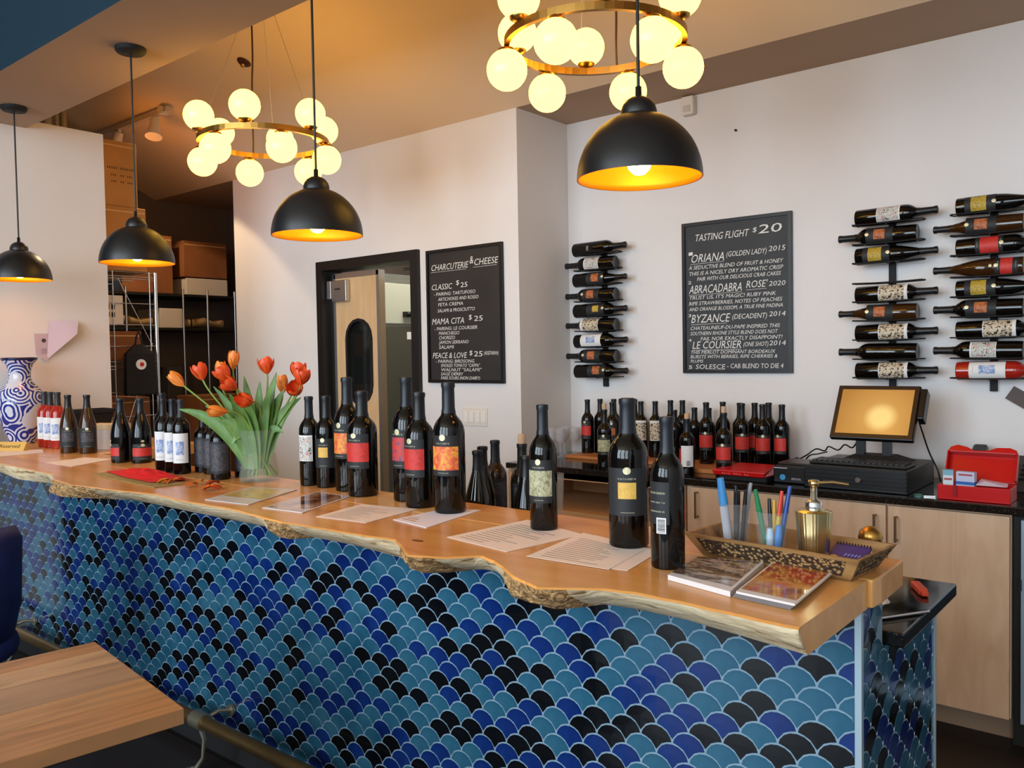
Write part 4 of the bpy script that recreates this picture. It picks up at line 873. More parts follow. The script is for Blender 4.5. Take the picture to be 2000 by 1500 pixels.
for k in range(11):
    px, py = (-2.80+rq.uniform(-.13, .13), 1.575+rq.uniform(-.05, .05)) if k < 8 else ((-2.62+rq.uniform(-.05, .05), 1.55+rq.uniform(-.02, .03)))
    pm = MB(); nn = 6
    for i in range(nn+1):
        t_ = i/nn; wd = 0.014*math.sin(PI*(0.1+0.85*t_)); zz = 0.003+0.010*math.sin(PI*t_)
        pm.v += [(-0.028+0.056*t_, -wd, zz+0.004), (-0.028+0.056*t_, 0, zz-0.002), (-0.028+0.056*t_, wd, zz+0.004)]
    for i in range(nn):
        for j in (0, 1): pm.f.append([i*3+j, (i+1)*3+j, (i+1)*3+j+1, i*3+j+1]); pm.m.append(0); pm.smooth.append(True)
    o = pm.build('petal', m_pet[k % 3]); o.location = (px, py, ZP+0.001); o.rotation_euler = (0, 0, rq.uniform(0, 6.3))
    tag(o, 'fallen orange tulip petal in the small heap before the short bottles' if k < 8 else 'fallen orange petal near the tulip vase', 'petal', 'fallen petals by the bottles' if k < 8 else 'fallen petals by the vase')

# ------------------------------------------------------------------ tulips in a glass vase
VX, VY = -2.640, 1.762
m_glass = M('clear_glass', (206, 222, 206), 0.02, spec=0.8, alpha=0.07)
m_water = M('vase_water', (150, 150, 80), 0.05, alpha=0.14)
t = thing('glass_vase', 'clear waisted glass vase half full of water holding the tulips', 'vase', (VX, VY, ZP))
VP = [(0.0001, 0.003), (0.066, 0.0), (0.074, 0.006), (0.074, 0.014), (0.066, 0.06), (0.060, 0.11), (0.062, 0.15), (0.070, 0.188)]
MB().lathe(VP+[(r-0.003, z) for r, z in reversed(VP[2:])]+[(0.0001, 0.012)], 32).build('glass', m_glass, t)
MB().lathe([(0.0001, 0.0125), (0.068, 0.0145), (0.061, 0.06), (0.0565, 0.10), (0.0001, 0.10)], 24).build('water', m_water, t)
bq = thing('tulip_bouquet', 'bunch of drooping orange-red tulips with green leaves in the glass vase', 'flowers', (VX, VY, ZP+0.015))
m_stem = M('tulip_stem', (120, 150, 62), 0.5); m_leafg = ramp_mat('tulip_leaf', [(0.2, (58, 96, 40)), (0.6, (98, 136, 62)), (0.9, (134, 164, 92))], scale=(3, 3, 1), nscale=8, rough=0.45)
m_tul = ramp_mat('tulip_petal', [(0.2, (196, 44, 22)), (0.5, (222, 78, 30)), (0.8, (236, 132, 44))], scale=(1, 1, 0.6), nscale=30, rough=0.45)
m_tul2 = ramp_mat('tulip_petal_light', [(0.2, (214, 92, 28)), (0.6, (230, 140, 54)), (0.9, (236, 176, 90))], scale=(1, 1, 0.6), nscale=30, rough=0.45)
def petal_mesh(L_, Wd, curv, mat):
    m = MB(); nn = 7
    for i in range(nn+1):
        t_ = i/nn; wd = Wd*math.sin(PI*(0.06+0.88*t_))**0.8; r_ = curv*math.sin(PI*min(1, t_*0.62+0.05)); z = L_*t_
        for s_ in (-1, -0.5, 0, 0.5, 1): m.v.append((r_-0.35*wd*s_*s_, wd*s_, z))
    for i in range(nn):
        for j in range(4): m.f.append([i*5+j, (i+1)*5+j, (i+1)*5+j+1, i*5+j+1]); m.m.append(0); m.smooth.append(True)
    return m.mesh('petal', mat)
PM = [petal_mesh(0.062, 0.020, 0.026, m_tul), petal_mesh(0.068, 0.017, 0.021, m_tul2)]
HEADS = [(-2.850, 1.570, 1.432, (-.55, -.3, .5), 1), (-2.79, 1.625, 1.462, (-.35, -.1, .8), 0), (-2.757, 1.690, 1.462, (-.1, .1, .9), 1), (-2.745, 1.735, 1.500, (.05, .05, 1), 1), (-2.640, 1.800, 1.482, (-.1, -.05, 1), 0),
         (-2.535, 1.865, 1.462, (.1, .1, 1), 0), (-2.475, 1.835, 1.440, (.3, -.05, .8), 0), (-2.600, 1.840, 1.410, (.0, .0, 1), 1), (-2.490, 1.812, 1.395, (.5, -.4, .4), 0), (-2.672, 1.665, 1.415, (-.1, -.6, .4), 0),
         (-2.588, 1.675, 1.358, (.1, -.8, .15), 0), (-2.660, 1.612, 1.322, (-.3, -.85, .05), 1), (-2.700, 1.66, 1.455, (-.3, -.4, .6), 0)]
rq = random.Random(21)
for i, (hx, hy, hz, dr, mt) in enumerate(HEADS):
    hd = Vector((hx-VX, hy-VY, hz-ZP-0.015)); dv = Vector(dr).normalized(); base = hd-dv*0.035
    fl_ = bpy.data.objects.new('tulip', None); COL.objects.link(fl_); fl_.parent = bq; fl_.empty_display_size = 0.02
    a0 = Vector((-hd.x*0.22+rq.uniform(-.015, .015), -hd.y*0.22+rq.uniform(-.015, .015), 0.005))
    rimp = Vector((hd.x*0.2, hd.y*0.2, 0.175)); ctrl = base-dv*0.07
    pts = []
    for k in range(13):
        s_ = k/12; pts.append(a0*(1-s_)**3+rimp*3*s_*(1-s_)**2+ctrl*3*s_*s_*(1-s_)+base*s_**3)
    MB().tube(pts, 0.0033, n=7).build('stem', m_stem, fl_)
    rotm = dv.to_track_quat('Z', 'Y').to_matrix().to_4x4(); op = 6 if mt == 0 else 4
    for k in range(6):
        tw = Matrix.Rotation(2*PI*k/6+rq.uniform(-.15, .15), 4, 'Z') @ Matrix.Rotation(rq.uniform(-.02, .16) if mt == 0 else rq.uniform(-.05, .03), 4, 'Y')
        inst('petal', PM[mt], fl_, mat=Matrix.Translation(base) @ rotm @ tw @ Matrix.Scale(1.0 if k % 2 else 0.94, 4))
LEAVES = [(-2.855, 1.58, 1.325), (-2.762, 1.662, 1.405), (-2.68, 1.735, 1.44), (-2.635, 1.77, 1.42), (-2.575, 1.80, 1.452), (-2.66, 1.66, 1.38), (-2.545, 1.80, 1.235), (-2.505, 1.85, 1.36), (-2.70, 1.69, 1.20), (-2.56, 1.82, 1.39), (-2.60, 1.80, 1.375), (-2.79, 1.645, 1.335), (-2.62, 1.70, 1.36), (-2.57, 1.77, 1.40), (-2.55, 1.85, 1.33), (-2.73, 1.66, 1.28)]
for i, (lx, ly, lz) in enumerate(LEAVES):
    tip = Vector((lx-VX, ly-VY, lz-ZP-0.015)); b0 = Vector((tip.x*0.15, tip.y*0.15, 0.03)); mid = Vector((tip.x*0.35, tip.y*0.35, 0.22))
    m = MB(); nn = 10; Wd = 0.018+0.008*rq.random()
    for k in range(nn+1):
        s_ = k/nn; c = b0*(1-s_)**2+mid*2*s_*(1-s_)+tip*s_*s_; d_ = ((mid-b0)*(1-s_)+(tip-mid)*s_).normalized()
        sd = d_.cross(Vector((0.5, -0.8, 0.25))).normalized(); nrm = sd.cross(d_); wd = Wd*(math.sin(PI*(0.12+0.86*s_))**0.9)
        m.v += [tuple(c-sd*wd+nrm*wd*0.45), tuple(c), tuple(c+sd*wd+nrm*wd*0.45)]
    for k in range(nn):
        for j in (0, 1): m.f.append([k*3+j, (k+1)*3+j, (k+1)*3+j+1, k*3+j+1]); m.m.append(0); m.smooth.append(True)
    m.build('leaf', m_leafg, bq)

# ------------------------------------------------------------------ far-left group: porcelain vase, name plate, planter, box
t = thing('porcelain_vase', 'large blue and white porcelain vase at the far end of the bar', 'vase', (-5.045, 1.865, ZP))
def vase_mat():
    m = bpy.data.materials.new('blue_white_porcelain'); m.use_nodes = True; nt = m.node_tree; b = nt.nodes['Principled BSDF']; b.inputs['Roughness'].default_value = 0.12
    tc = nt.nodes.new('ShaderNodeTexCoord'); vo = nt.nodes.new('ShaderNodeTexVoronoi'); vo.inputs['Scale'].default_value = 11
    nt.links.new(tc.outputs['Object'], vo.inputs['Vector'])
    mt = nt.nodes.new('ShaderNodeMath'); mt.operation = 'MULTIPLY'; mt.inputs[1].default_value = 34; nt.links.new(vo.outputs['Distance'], mt.inputs[0])
    si = nt.nodes.new('ShaderNodeMath'); si.operation = 'SINE'; nt.links.new(mt.outputs[0], si.inputs[0])
    cr = nt.nodes.new('ShaderNodeValToRGB'); cr.color_ramp.interpolation = 'CONSTANT'; e = cr.color_ramp.elements
    e[0].color = rgb(26, 46, 132); e[1].position = 0.52; e[1].color = rgb(206, 208, 220)
    mm = nt.nodes.new('ShaderNodeMath'); mm.operation = 'MULTIPLY_ADD'; mm.inputs[1].default_value = 0.5; mm.inputs[2].default_value = 0.5
    nt.links.new(si.outputs[0], mm.inputs[0]); nt.links.new(mm.outputs[0], cr.inputs['Fac'])
    v2 = nt.nodes.new('ShaderNodeTexVoronoi'); v2.inputs['Scale'].default_value = 6.5; nt.links.new(tc.outputs['Object'], v2.inputs['Vector'])
    c2 = nt.nodes.new('ShaderNodeValToRGB'); c2.color_ramp.interpolation = 'CONSTANT'; e = c2.color_ramp.elements; e[0].color = (1, 1, 1, 1); e[1].position = 0.33; e[1].color = (0, 0, 0, 1)
    nt.links.new(v2.outputs['Distance'], c2.inputs['Fac'])
    mx = nt.nodes.new('ShaderNodeMix'); mx.data_type = 'RGBA'; mx.inputs[7].default_value = rgb(198, 198, 206); nt.links.new(cr.outputs['Color'], mx.inputs[6]); nt.links.new(c2.outputs['Color'], mx.inputs[0])
    nt.links.new(mx.outputs[2], b.inputs['Base Color']); return m
VB = [(0.0001, 0.004), (0.060, 0.0), (0.066, 0.006), (0.070, 0.03), (0.092, 0.09), (0.115, 0.18), (0.120, 0.23), (0.112, 0.275), (0.088, 0.31), (0.062, 0.335), (0.053, 0.36), (0.055, 0.40), (0.066, 0.432), (0.086, 0.456)]
MB().lathe(VB, 40).build('body', vase_mat(), t)
MB().lathe([(0.086, 0.456), (0.090, 0.462), (0.089, 0.472), (0.080, 0.472), (0.060, 0.43), (0.048, 0.40)], 40).build('rim', M('porcelain_navy', (24, 28, 66), 0.15), t)
t = thing('name_plate', 'small folded gold "Reserved" sign in front of the blue vase', 'sign', (-4.665, 1.675, ZP), math.radians(31))
MB().add([(-0.085, -0.028, 0), (0.085, -0.028, 0), (0.085, 0.0, 0.045), (-0.085, 0.0, 0.045), (-0.085, 0.028, 0), (0.085, 0.028, 0)], [(0, 1, 2, 3), (3, 2, 5, 4), (0, 3, 4), (1, 5, 2)]).build('card', M('sign_gold', (214, 170, 88), 0.5), t)
me = text_mesh('lettering', 'Reserved', M('sign_ink', (96, 66, 24), 0.6), width=0.11, height=0.020)
inst('lettering', me, t, mat=Matrix.Translation((-0.055, -0.0195, 0.016)) @ Matrix.Rotation(math.atan2(0.045, 0.028), 4, 'X'))
t = thing('planter', 'black tapered plastic planter against the white partition', 'planter', (-5.05, 2.26, ZP), PI/2)
MB().add([(-.055, -.05, 0), (.055, -.05, 0), (.055, .05, 0), (-.055, .05, 0), (-.085, -.07, .15), (.085, -.07, .15), (.085, .07, .15), (-.085, .07, .15)], [(0, 3, 2, 1), (0, 1, 5, 4), (1, 2, 6, 5), (2, 3, 7, 6), (3, 0, 4, 7)]).build('tub', m_blackmatte, t)
rm = MB(); rm.box(-.10, .10, -.085, -.068, .145, .165); rm.box(-.10, .10, .068, .085, .145, .165); rm.box(-.10, -.083, -.068, .068, .145, .165); rm.box(.083, .10, -.068, .068, .145, .165); rm.build('rim', m_blackmatte, t)
t = thing('white_box', 'small white carton behind the amber burgundy bottles', 'box', (-4.29, 1.99, ZP), 0.45)
MB().box(-0.09, 0.09, -0.05, 0.05, 0, 0.125).build('carton', M('carton_white', (214, 206, 198), 0.6), t, bevel=0.002)
MB().box(-0.092, 0.092, -0.052, 0.052, 0.10, 0.127).build('lid', M('carton_lid', (224, 200, 160), 0.6), t, bevel=0.002)
tag(MB().prism([(-5.19, 1.60), (-5.10, 1.60), (-5.10, 1.70), (-5.19, 1.70)], ZP, ZP+0.22).build('wooden_block', m_maple_in, bevel=0.004), 'tan wooden block at the very left edge beside the vase', 'block')
# papers taped to the partition
t = thing('wall_notice', 'curled lilac notice sheets taped on the white partition above the vase', 'notice', (XW, 2.09, 1.60))
m_lil = M('paper_lilac', (196, 176, 186), 0.7)
MB().add([(0.004, -0.085, 0.07), (0.004, 0.015, 0.07), (0.004, 0.0, -0.06), (0.02, -0.03, -0.09), (0.004, -0.08, -0.05)], [(0, 4, 3, 2, 1)]).build('lower_sheet', m_lil, t)
c_ = MB(); nn = 10
for k in range(nn+1):
    s_ = k/nn                                   # from the taped lower-left edge to the free, forward-rolled right edge
    top_ = (0.006+0.03*s_, -0.002+0.150*s_, 0.146-0.002*s_)
    bot_ = (0.006+0.060*math.sin(s_*PI/2), -0.022+0.150*s_, -0.085+0.155*s_**0.9)
    c_.v += [top_, bot_]
for k in range(nn): c_.f.append([k*2, k*2+1, k*2+3, k*2+2]); c_.m.append(0); c_.smooth.append(True)
c_.build('curled_sheet', m_lil, t)
MB().cyl((0.0045, -0.035, 0.03), (0.0055, -0.035, 0.03), 0.012, n=14).build('logo', M('logo_dark', (70, 60, 76), 0.6), t)
mk = MB()
for k in range(4): mk.box(0.0045, 0.0055, -0.05, -0.02, -0.02-k*0.008, -0.017-k*0.008)
mk.build('print', M('logo_dark2', (140, 120, 134), 0.6), t)

# ------------------------------------------------------------------ tray with pens, pump bottle, notebook
TX, TY, TA = -0.672, 1.700, math.radians(-5.5)
TZ = ZP
t = thing('carved_tray', 'carved wooden tray with flared sides on the right end of the bar', 'tray', (TX, TY, TZ), TA)
m_tray = ramp_mat('carved_wood', [(0.25, (78, 54, 30)), (0.5, (150, 112, 66)), (0.75, (176, 138, 86))], scale=(1, 6, 6), nscale=5, detail=6, rough=0.6)
m_carve = ramp_mat('carving', [(0.0, (176, 144, 92)), (0.40, (156, 122, 74)), (0.46, (62, 42, 24)), (1.0, (44, 28, 16))], nscale=120, kind='voronoi', rough=0.7, bump=0.6)
bx, by, tx_, ty_, hh = 0.160, 0.060, 0.190, 0.090, 0.050
MB().box(-bx, bx, -by, by, 0, 0.006).build('base', M('tray_base', (110, 52, 34), 0.5, var=(40, 0.2)), t)
def side(a, b, nm='side'):
    (ax, ay), (cx, cy) = a, b; sx, sy = tx_/bx, ty_/by; th = 0.008
    def tp(x, y): return (x*sx, y*sy)
    i0, i1 = (ax*(1-th/bx), ay*(1-th/by)), (cx*(1-th/bx), cy*(1-th/by))
    T0, T1 = tp(ax, ay), tp(cx, cy); J0, J1 = (T0[0]*(1-th/tx_), T0[1]*(1-th/ty_)), (T1[0]*(1-th/tx_), T1[1]*(1-th/ty_))
    m = MB().add([(ax, ay, 0), (cx, cy, 0), (T1[0], T1[1], hh), (T0[0], T0[1], hh), (i0[0], i0[1], 0), (i1[0], i1[1], 0), (J1[0], J1[1], hh), (J0[0], J0[1], hh)],
                 [(0, 1, 2, 3), (5, 4, 7, 6), (3, 2, 6, 7), (0, 4, 5, 1), (1, 5, 6, 2), (0, 3, 7, 4)])
    o = m.build(nm, m_tray, t)
    A, B, C_, D_ = Vector((ax, ay, 0)), Vector((cx, cy, 0)), Vector((T1[0], T1[1], hh)), Vector((T0[0], T0[1], hh))
    nrm = (B-A).cross(D_-A).normalized()
    def P(u, v): return A.lerp(B, u).lerp(D_.lerp(C_, u), v)+nrm*0.0006
    MB().add([P(.06, .18), P(.94, .18), P(.94, .86), P(.06, .86)], [(0, 1, 2, 3)]).build('carved_panel', m_carve, o)
side((-bx, -by), (bx, -by)); side((bx, -by), (bx, by)); side((bx, by), (-bx, by)); side((-bx, by), (-bx, -by))
Rz = Matrix.Rotation(TA, 3, 'Z')
def on_tray(x, y): v = Rz @ Vector((x, y, 0)); return (TX+v.x, TY+v.y, TZ+0.0065)
m_cup = M('cup_glass', (206, 206, 204), 0.04, spec=0.8, alpha=0.10)
def cup(loc, label, h, r0, r1):
    o = MB().lathe([(0.0001, 0.004), (r0*0.9, 0.0), (r0, 0.004), (r1, h), (r1-0.002, h), (r0-0.002, 0.007), (0.0001, 0.007)], 24).build('tumbler', m_cup); o.location = loc
    tag(o, label, 'tumbler'); return o
def pen(loc, tip, label, col, L_=0.14, r=0.0045, capc=None, grp=None):
    """pen standing from loc leaning towards tip direction"""
    p = Vector(loc); d_ = Vector(tip).normalized(); t = thing('pen', label, 'pen', loc, group=grp)
    m1 = M('pen_%d_%d_%d' % col, col, 0.3); c2_ = capc or col; m2 = M('pen_%d_%d_%d' % c2_, c2_, 0.3)
    MB().cyl(d_*0.0, d_*L_*0.6, r, n=10).build('barrel', m1, t); MB().cyl(d_*L_*0.6, d_*L_, r*1.12, r*0.8, n=10).build('cap', m2, t)
    return t
c1p = on_tray(-0.118, 0.005); c2p = on_tray(-0.030, -0.004)
cup(c1p, 'clear tumbler packed with pens and a big marker, left in the carved tray', 0.105, 0.027, 0.037); cup(c2p, 'clear tumbler of coloured pens in the middle of the carved tray', 0.098, 0.027, 0.037)
def inside(c, x, y): return (c[0]+x, c[1]+y, c[2]+0.009)
pen(inside(c1p, -.012, -.012), (-.10, -.06, 1), 'fat white marker with a light blue cap in the left tumbler', (206, 210, 222), 0.150, 0.0095, (70, 150, 214))
pen(inside(c1p, .010, .005), (.13, .06, 1), 'grey pen leaning right in the left tumbler', (150, 150, 152), 0.140)
for k, (x, y, dx, dy) in enumerate(((-.004, .010, .0, .1), (.004, -.012, .05, -.06), (.014, -.006, .10, -.03), (-.002, .0, -.02, .06), (.008, .014, .06, .12))):
    pen(inside(c1p, x, y), (dx, dy, 1), 'black pen in the crowded left tumbler', (26, 26, 30), 0.118+0.004*k, 0.0045, grp='black pens in the left tumbler')
pen(inside(c2p, -.008, -.004), (-.16, -.08, 1), 'green pen in the middle tumbler', (20, 118, 74), 0.135, 0.0055)
pen(inside(c2p, -.004, .008), (-.06, .05, 1), 'black pen beside the green one in the middle tumbler', (26, 26, 30), 0.112)
pen(inside(c2p, .012, .006), (.14, .10, 1), 'blue pen with a red end in the middle tumbler', (28, 84, 160), 0.142, 0.005, (40, 70, 150))
pen(inside(c2p, .006, -.002), (.11, .05, 1), 'yellow pen leaning right in the middle tumbler', (206, 176, 40), 0.132, 0.0045, (200, 60, 40))
pen(inside(c2p, .0, .012), (.0, .03, 1), 'ochre pencil upright in the middle tumbler', (190, 150, 50), 0.110)
pen(inside(c2p, .002, -.016), (.02, -.01, 1), 'pale blue highlighter low in the middle tumbler', (176, 200, 222), 0.055, 0.0075)
pen(inside(c2p, .016, -.010), (.06, .0, 1), 'bright blue highlighter low in the middle tumbler', (50, 130, 206), 0.062, 0.0075)
t = thing('soap_dispenser', 'gold ribbed pump bottle with chrome pump in the carved tray', 'dispenser', on_tray(0.062, -0.004))
rbp = MB(); n_ = 72; prof = [(0.0265, 0.0), (0.027, 0.003), (0.0355, 0.108)]; vs = []
for r_, z in prof:
    for i in range(n_): a = 2*PI*i/n_; q_ = r_*(1+0.012*(i % 2)); vs.append((q_*math.cos(a), q_*math.sin(a), z))
fs = [(j*n_+i, j*n_+(i+1) % n_, (j+1)*n_+(i+1) % n_, (j+1)*n_+i) for j in range(2) for i in range(n_)]
rbp.add(vs, fs); rbp.add(vs, [tuple(reversed(range(n_)))]); rbp.build('bottle', M('champagne_gold', (226, 212, 158), 0.25, 1.0), t)
MB().lathe([(0.0001, 0.113), (0.020, 0.113), (0.0345, 0.109), (0.0358, 0.1075)], 32).build('shoulder', MATS['champagne_gold'], t)
MB().lathe([(0.016, 0.112), (0.0165, 0.116), (0.0165, 0.126), (0.013, 0.130), (0.0065, 0.133), (0.006, 0.160), (0.0001, 0.160)], 20).build('collar', m_chrome, t)
pu = MB(); pu.lathe([(0.0001, 0.157), (0.0085, 0.157), (0.011, 0.170), (0.0001, 0.171)], 16); pu.tube([(0, 0, 0.165), (0.03, 0.022, 0.166), (0.055, 0.040, 0.161)], 0.003, n=8); pu.build('pump_head', M('pump_gold', (214, 186, 126), 0.2, 1.0), t)
t = thing('notebook', 'purple spiral notepad with gold emblem leaning in the carved tray', 'notebook', on_tray(0.122, 0.008), TA)
nbm = Matrix.Rotation(math.radians(24), 4, 'X')
cov = MB().box(-0.036, 0.036, -0.050, 0.050, 0.016, 0.020).xform(nbm); cov.build('cover', M('cover_purple', (48, 34, 108), 0.4), t)
MB().box(-0.035, 0.036, -0.049, 0.049, 0.010, 0.016).xform(nbm).build('pages', m_white, t)
sp = MB()
for k in range(12): sp.tube([(-0.033+0.006*k, 0.046, 0.0195), (-0.033+0.006*k, 0.052, 0.023), (-0.033+0.006*k, 0.053, 0.014)], 0.0008, n=5)
sp.xform(nbm).build('spiral', m_blackmatte, t)
MB().lathe([(0.007, 0), (0.0105, 0.0)], 20, (-0.024, 0.0, 0.0206)).xform(nbm).build('emblem', M('emblem_gold', (226, 160, 40), 0.4), t)
for k, (yy, wd) in enumerate(((0.012, 0.03), (-0.006, 0.034), (-0.022, 0.02))):
    me = text_mesh('lettering', ('Dattilio', 'Olivetti', 'Vini')[k] if False else ('lllll', 'lllll', 'lll')[k], M('ink_lilac', (150, 150, 220), 0.5), width=wd, height=0.008, shear=0.3)
    inst('lettering', me, t, mat=nbm @ Matrix.Translation((-0.006, yy, 0.0206)))
# small things on the granite end: phone, lighter, napkin, brass tap knob
t = thing('mobile_phone', 'mobile phone lying on the granite work counter', 'phone', (-0.548, 2.005, 0.9005), math.radians(58))
MB().box(-0.075, 0.075, -0.036, 0.036, 0, 0.009).build('body', m_chrome, t, bevel=0.004); MB().box(-0.07, 0.07, -0.033, 0.033, 0.009, 0.0096).build('screen', M('screen_black', (10, 10, 12), 0.06), t)
t = thing('lighter', 'orange-red plastic lighter on the granite work counter', 'lighter', (-0.545, 2.225, 0.9005), math.radians(-62))
MB().box(-0.04, 0.04, -0.011, 0.011, 0, 0.016).build('barrel', M('plastic_orange_red', (206, 66, 30), 0.35), t, bevel=0.004); MB().box(0.04, 0.055, -0.008, 0.008, 0.002, 0.013).build('tip', M('plastic_orange_red', (206, 66, 30), 0.35), t, bevel=0.002)
o = MB().add([(-.03, -.025, 0), (.03, -.02, 0), (.025, .03, 0), (-.025, .025, 0), (.0, .0, .045), (.02, .0, .02)], [(0, 1, 5, 4), (1, 2, 5), (2, 3, 4, 5), (3, 0, 4), (0, 3, 2, 1)]).build('napkin', m_white); o.location = (-0.60, 2.06, 0.9005); tag(o, 'crumpled white napkin on the granite work counter', 'napkin')
t = thing('tap_tower', 'polished brass knob and steel stem standing at the end of the work counter', 'tap', (-0.565, 1.905, 0.9005))
MB().cyl((0, 0, 0), (0, 0, 0.13), 0.013, n=16).build('stem', m_chrome, t); MB().lathe([(0.0001, 0.0), (0.020, 0.004), (0.026, 0.02), (0.022, 0.035), (0.010, 0.044), (0.0001, 0.046)], 20, (0, 0, 0.13+0.038)).build('knob', m_brass, t); MB().cyl((0, 0, 0.13), (0, 0, 0.172), 0.010, n=12).build('neck', m_brass, t)

# ------------------------------------------------------------------ till on the back counter
ZK = 0.9075
t = thing('cash_drawer', 'black steel cash drawer under the till screen', 'cash drawer', (0, 0, 0))
MB().box(-1.35, -0.93, 3.62, 4.05, ZK, 1.005).build('body', m_black, t, bevel=0.004)
rg = MB()
for k in range(5): rg.box(-1.345, -0.935, 3.612, 3.6205, ZK+0.012+k*0.017, ZK+0.020+k*0.017)
rg.build('front_ribs', m_black, t)
MB().cyl((-1.12, 3.612, 0.955), (-1.12, 3.607, 0.955), 0.011, n=14).build('lock', m_chrome, t)
t = thing('keyboard', 'black keyboard lying on the cash drawer', 'keyboard', (-1.14, 3.72, 1.0055), 0.0)
MB().box(-0.20, 0.20, -0.065, 0.065, 0, 0.012).build('case', m_black, t, bevel=0.004)
ky = MB()
for i in range(17):
    for j in range(5): ky.box(-0.190+i*0.0225, -0.172+i*0.0225, -0.056+j*0.0225, -0.038+j*0.0225, 0.012, 0.018)
ky.build('keys', M('keys_black', (34, 34, 36), 0.45), t)
t = thing('till_screen', 'till touchscreen on a black stand with a golden shine put in as glow', 'screen', (0, 0, 0))
A, B, C_, D_ = Vector((-1.304, 3.80, 1.110)), Vector((-0.955, 3.80, 1.110)), Vector((-0.955, 3.94, 1.336)), Vector((-1.304, 3.94, 1.336))
ux = (B-A).normalized(); uy = (D_-A).normalized(); un = ux.cross(uy); SM = Matrix((ux, uy, un)).transposed().to_4x4(); SM.translation = A
w_, h_ = (B-A).length, (D_-A).length
MB().box(0, w_, 0, h_, -0.03, 0.0).xform(SM).build('housing', m_black, t, bevel=0.006)
bz = MB(); q_ = 0.022
for b_ in ((0.004, w_-0.004, 0.004, q_), (0.004, w_-0.004, h_-q_, h_-0.004), (0.004, q_, q_, h_-q_), (w_-q_, w_-0.004, q_, h_-q_)): bz.box(b_[0], b_[1], b_[2], b_[3], 0.0, 0.003)
bz.xform(SM).build('bezel', M('bezel_brown', (46, 32, 26), 0.3), t)
def screen_mat():  # warm shine on the glass put in as an emission gradient
    m = bpy.data.materials.new('screen_golden_shine'); m.use_nodes = True; nt = m.node_tree; b = nt.nodes['Principled BSDF']; b.inputs['Roughness'].default_value = 0.15; b.inputs['Base Color'].default_value = (0.02, 0.015, 0.01, 1)
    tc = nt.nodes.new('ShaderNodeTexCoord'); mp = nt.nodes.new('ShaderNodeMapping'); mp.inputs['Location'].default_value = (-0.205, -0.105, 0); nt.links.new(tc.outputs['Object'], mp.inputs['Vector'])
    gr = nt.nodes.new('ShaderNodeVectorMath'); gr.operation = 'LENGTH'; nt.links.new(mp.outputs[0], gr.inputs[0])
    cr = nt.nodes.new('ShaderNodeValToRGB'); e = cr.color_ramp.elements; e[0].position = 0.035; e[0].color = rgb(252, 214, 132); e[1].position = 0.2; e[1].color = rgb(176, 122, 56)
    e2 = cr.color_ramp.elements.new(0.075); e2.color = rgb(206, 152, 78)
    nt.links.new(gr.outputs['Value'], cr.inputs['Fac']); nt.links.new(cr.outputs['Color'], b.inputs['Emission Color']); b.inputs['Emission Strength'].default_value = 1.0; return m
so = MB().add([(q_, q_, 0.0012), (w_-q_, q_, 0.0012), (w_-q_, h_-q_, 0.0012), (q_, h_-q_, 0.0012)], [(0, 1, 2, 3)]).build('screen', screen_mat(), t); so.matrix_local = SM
for lx_ in (-1.20, -1.09): MB().box(lx_, lx_+0.035, 3.84, 3.87, 1.03, 1.16).build('stand_leg', m_black, t)
MB().add([(-1.27, 3.80, 1.0055), (-0.99, 3.80, 1.0055), (-0.99, 4.0, 1.0055), (-1.27, 4.0, 1.0055), (-1.21, 3.83, 1.035), (-1.05, 3.83, 1.035), (-1.05, 3.93, 1.035), (-1.21, 3.93, 1.035)], [(0, 3, 2, 1), (4, 5, 6, 7), (0, 1, 5, 4), (1, 2, 6, 5), (2, 3, 7, 6), (3, 0, 4, 7)]).build('stand_base', m_blackmatte, t)
MB().box(w_+0.004, w_+0.030, 0.10, 0.245, -0.045, 0.012).xform(SM).build('card_reader', m_black, t, bevel=0.004)
tag(MB().tube(spline([(-0.955, 3.88, 1.20), (-0.945, 3.90, 1.15), (-0.93, 3.96, 1.05), (-0.90, 3.98, 0.97), (-0.875, 3.95, 0.913), (-0.84, 3.97, 0.911)]), 0.0035, n=7).build('cable', m_black), 'black cable dropping from the card reader to the counter', 'cable')
tag(MB().tube(spline([(-1.58, 3.95, 0.914), (-1.52, 4.0, 0.97), (-1.47, 3.98, 1.0), (-1.43, 3.99, 1.03), (-1.40, 4.02, 1.02), (-1.37, 3.99, 1.045), (-1.33, 4.0, 1.03), (-1.29, 3.97, 1.06), (-1.25, 3.95, 1.05), (-1.21, 3.90, 1.09)]), 0.0035, n=7).build('cable', m_black), 'tangled black cable running from the screen to the printer', 'cable')
tag(MB().tube(spline([(-1.60, 4.02, 0.914), (-1.56, 4.05, 0.965), (-1.53, 4.03, 0.975), (-1.52, 4.06, 0.95), (-1.48, 4.04, 0.99), (-1.44, 4.05, 1.0), (-1.40, 4.06, 1.012)]), 0.0035, n=7).build('cable', m_black), 'black cable looping behind the receipt printer', 'cable')
t = thing('receipt_printer', 'black receipt printer beside the cash drawer', 'printer', (0, 0, 0))
MB().box(-1.505, -1.362, 3.66, 3.88, ZK, 0.985).build('body', m_black, t, bevel=0.006)
MB().box(-1.50, -1.367, 3.70, 3.87, 0.985, 0.995).build('lid', M('printer_brown', (40, 30, 26), 0.3), t, bevel=0.003)
MB().cyl((-1.46, 3.6595, 0.935), (-1.46, 3.656, 0.935), 0.013, n=16).build('sticker', M('sticker_blue', (60, 150, 206), 0.4), t)
me = text_mesh('lettering', 'EPSON', M('print_white', (200, 200, 214), 0.5), width=0.04, height=0.009); inst('lettering', me, t, mat=Matrix.Translation((-1.42, 3.659, 0.925)) @ UPR)
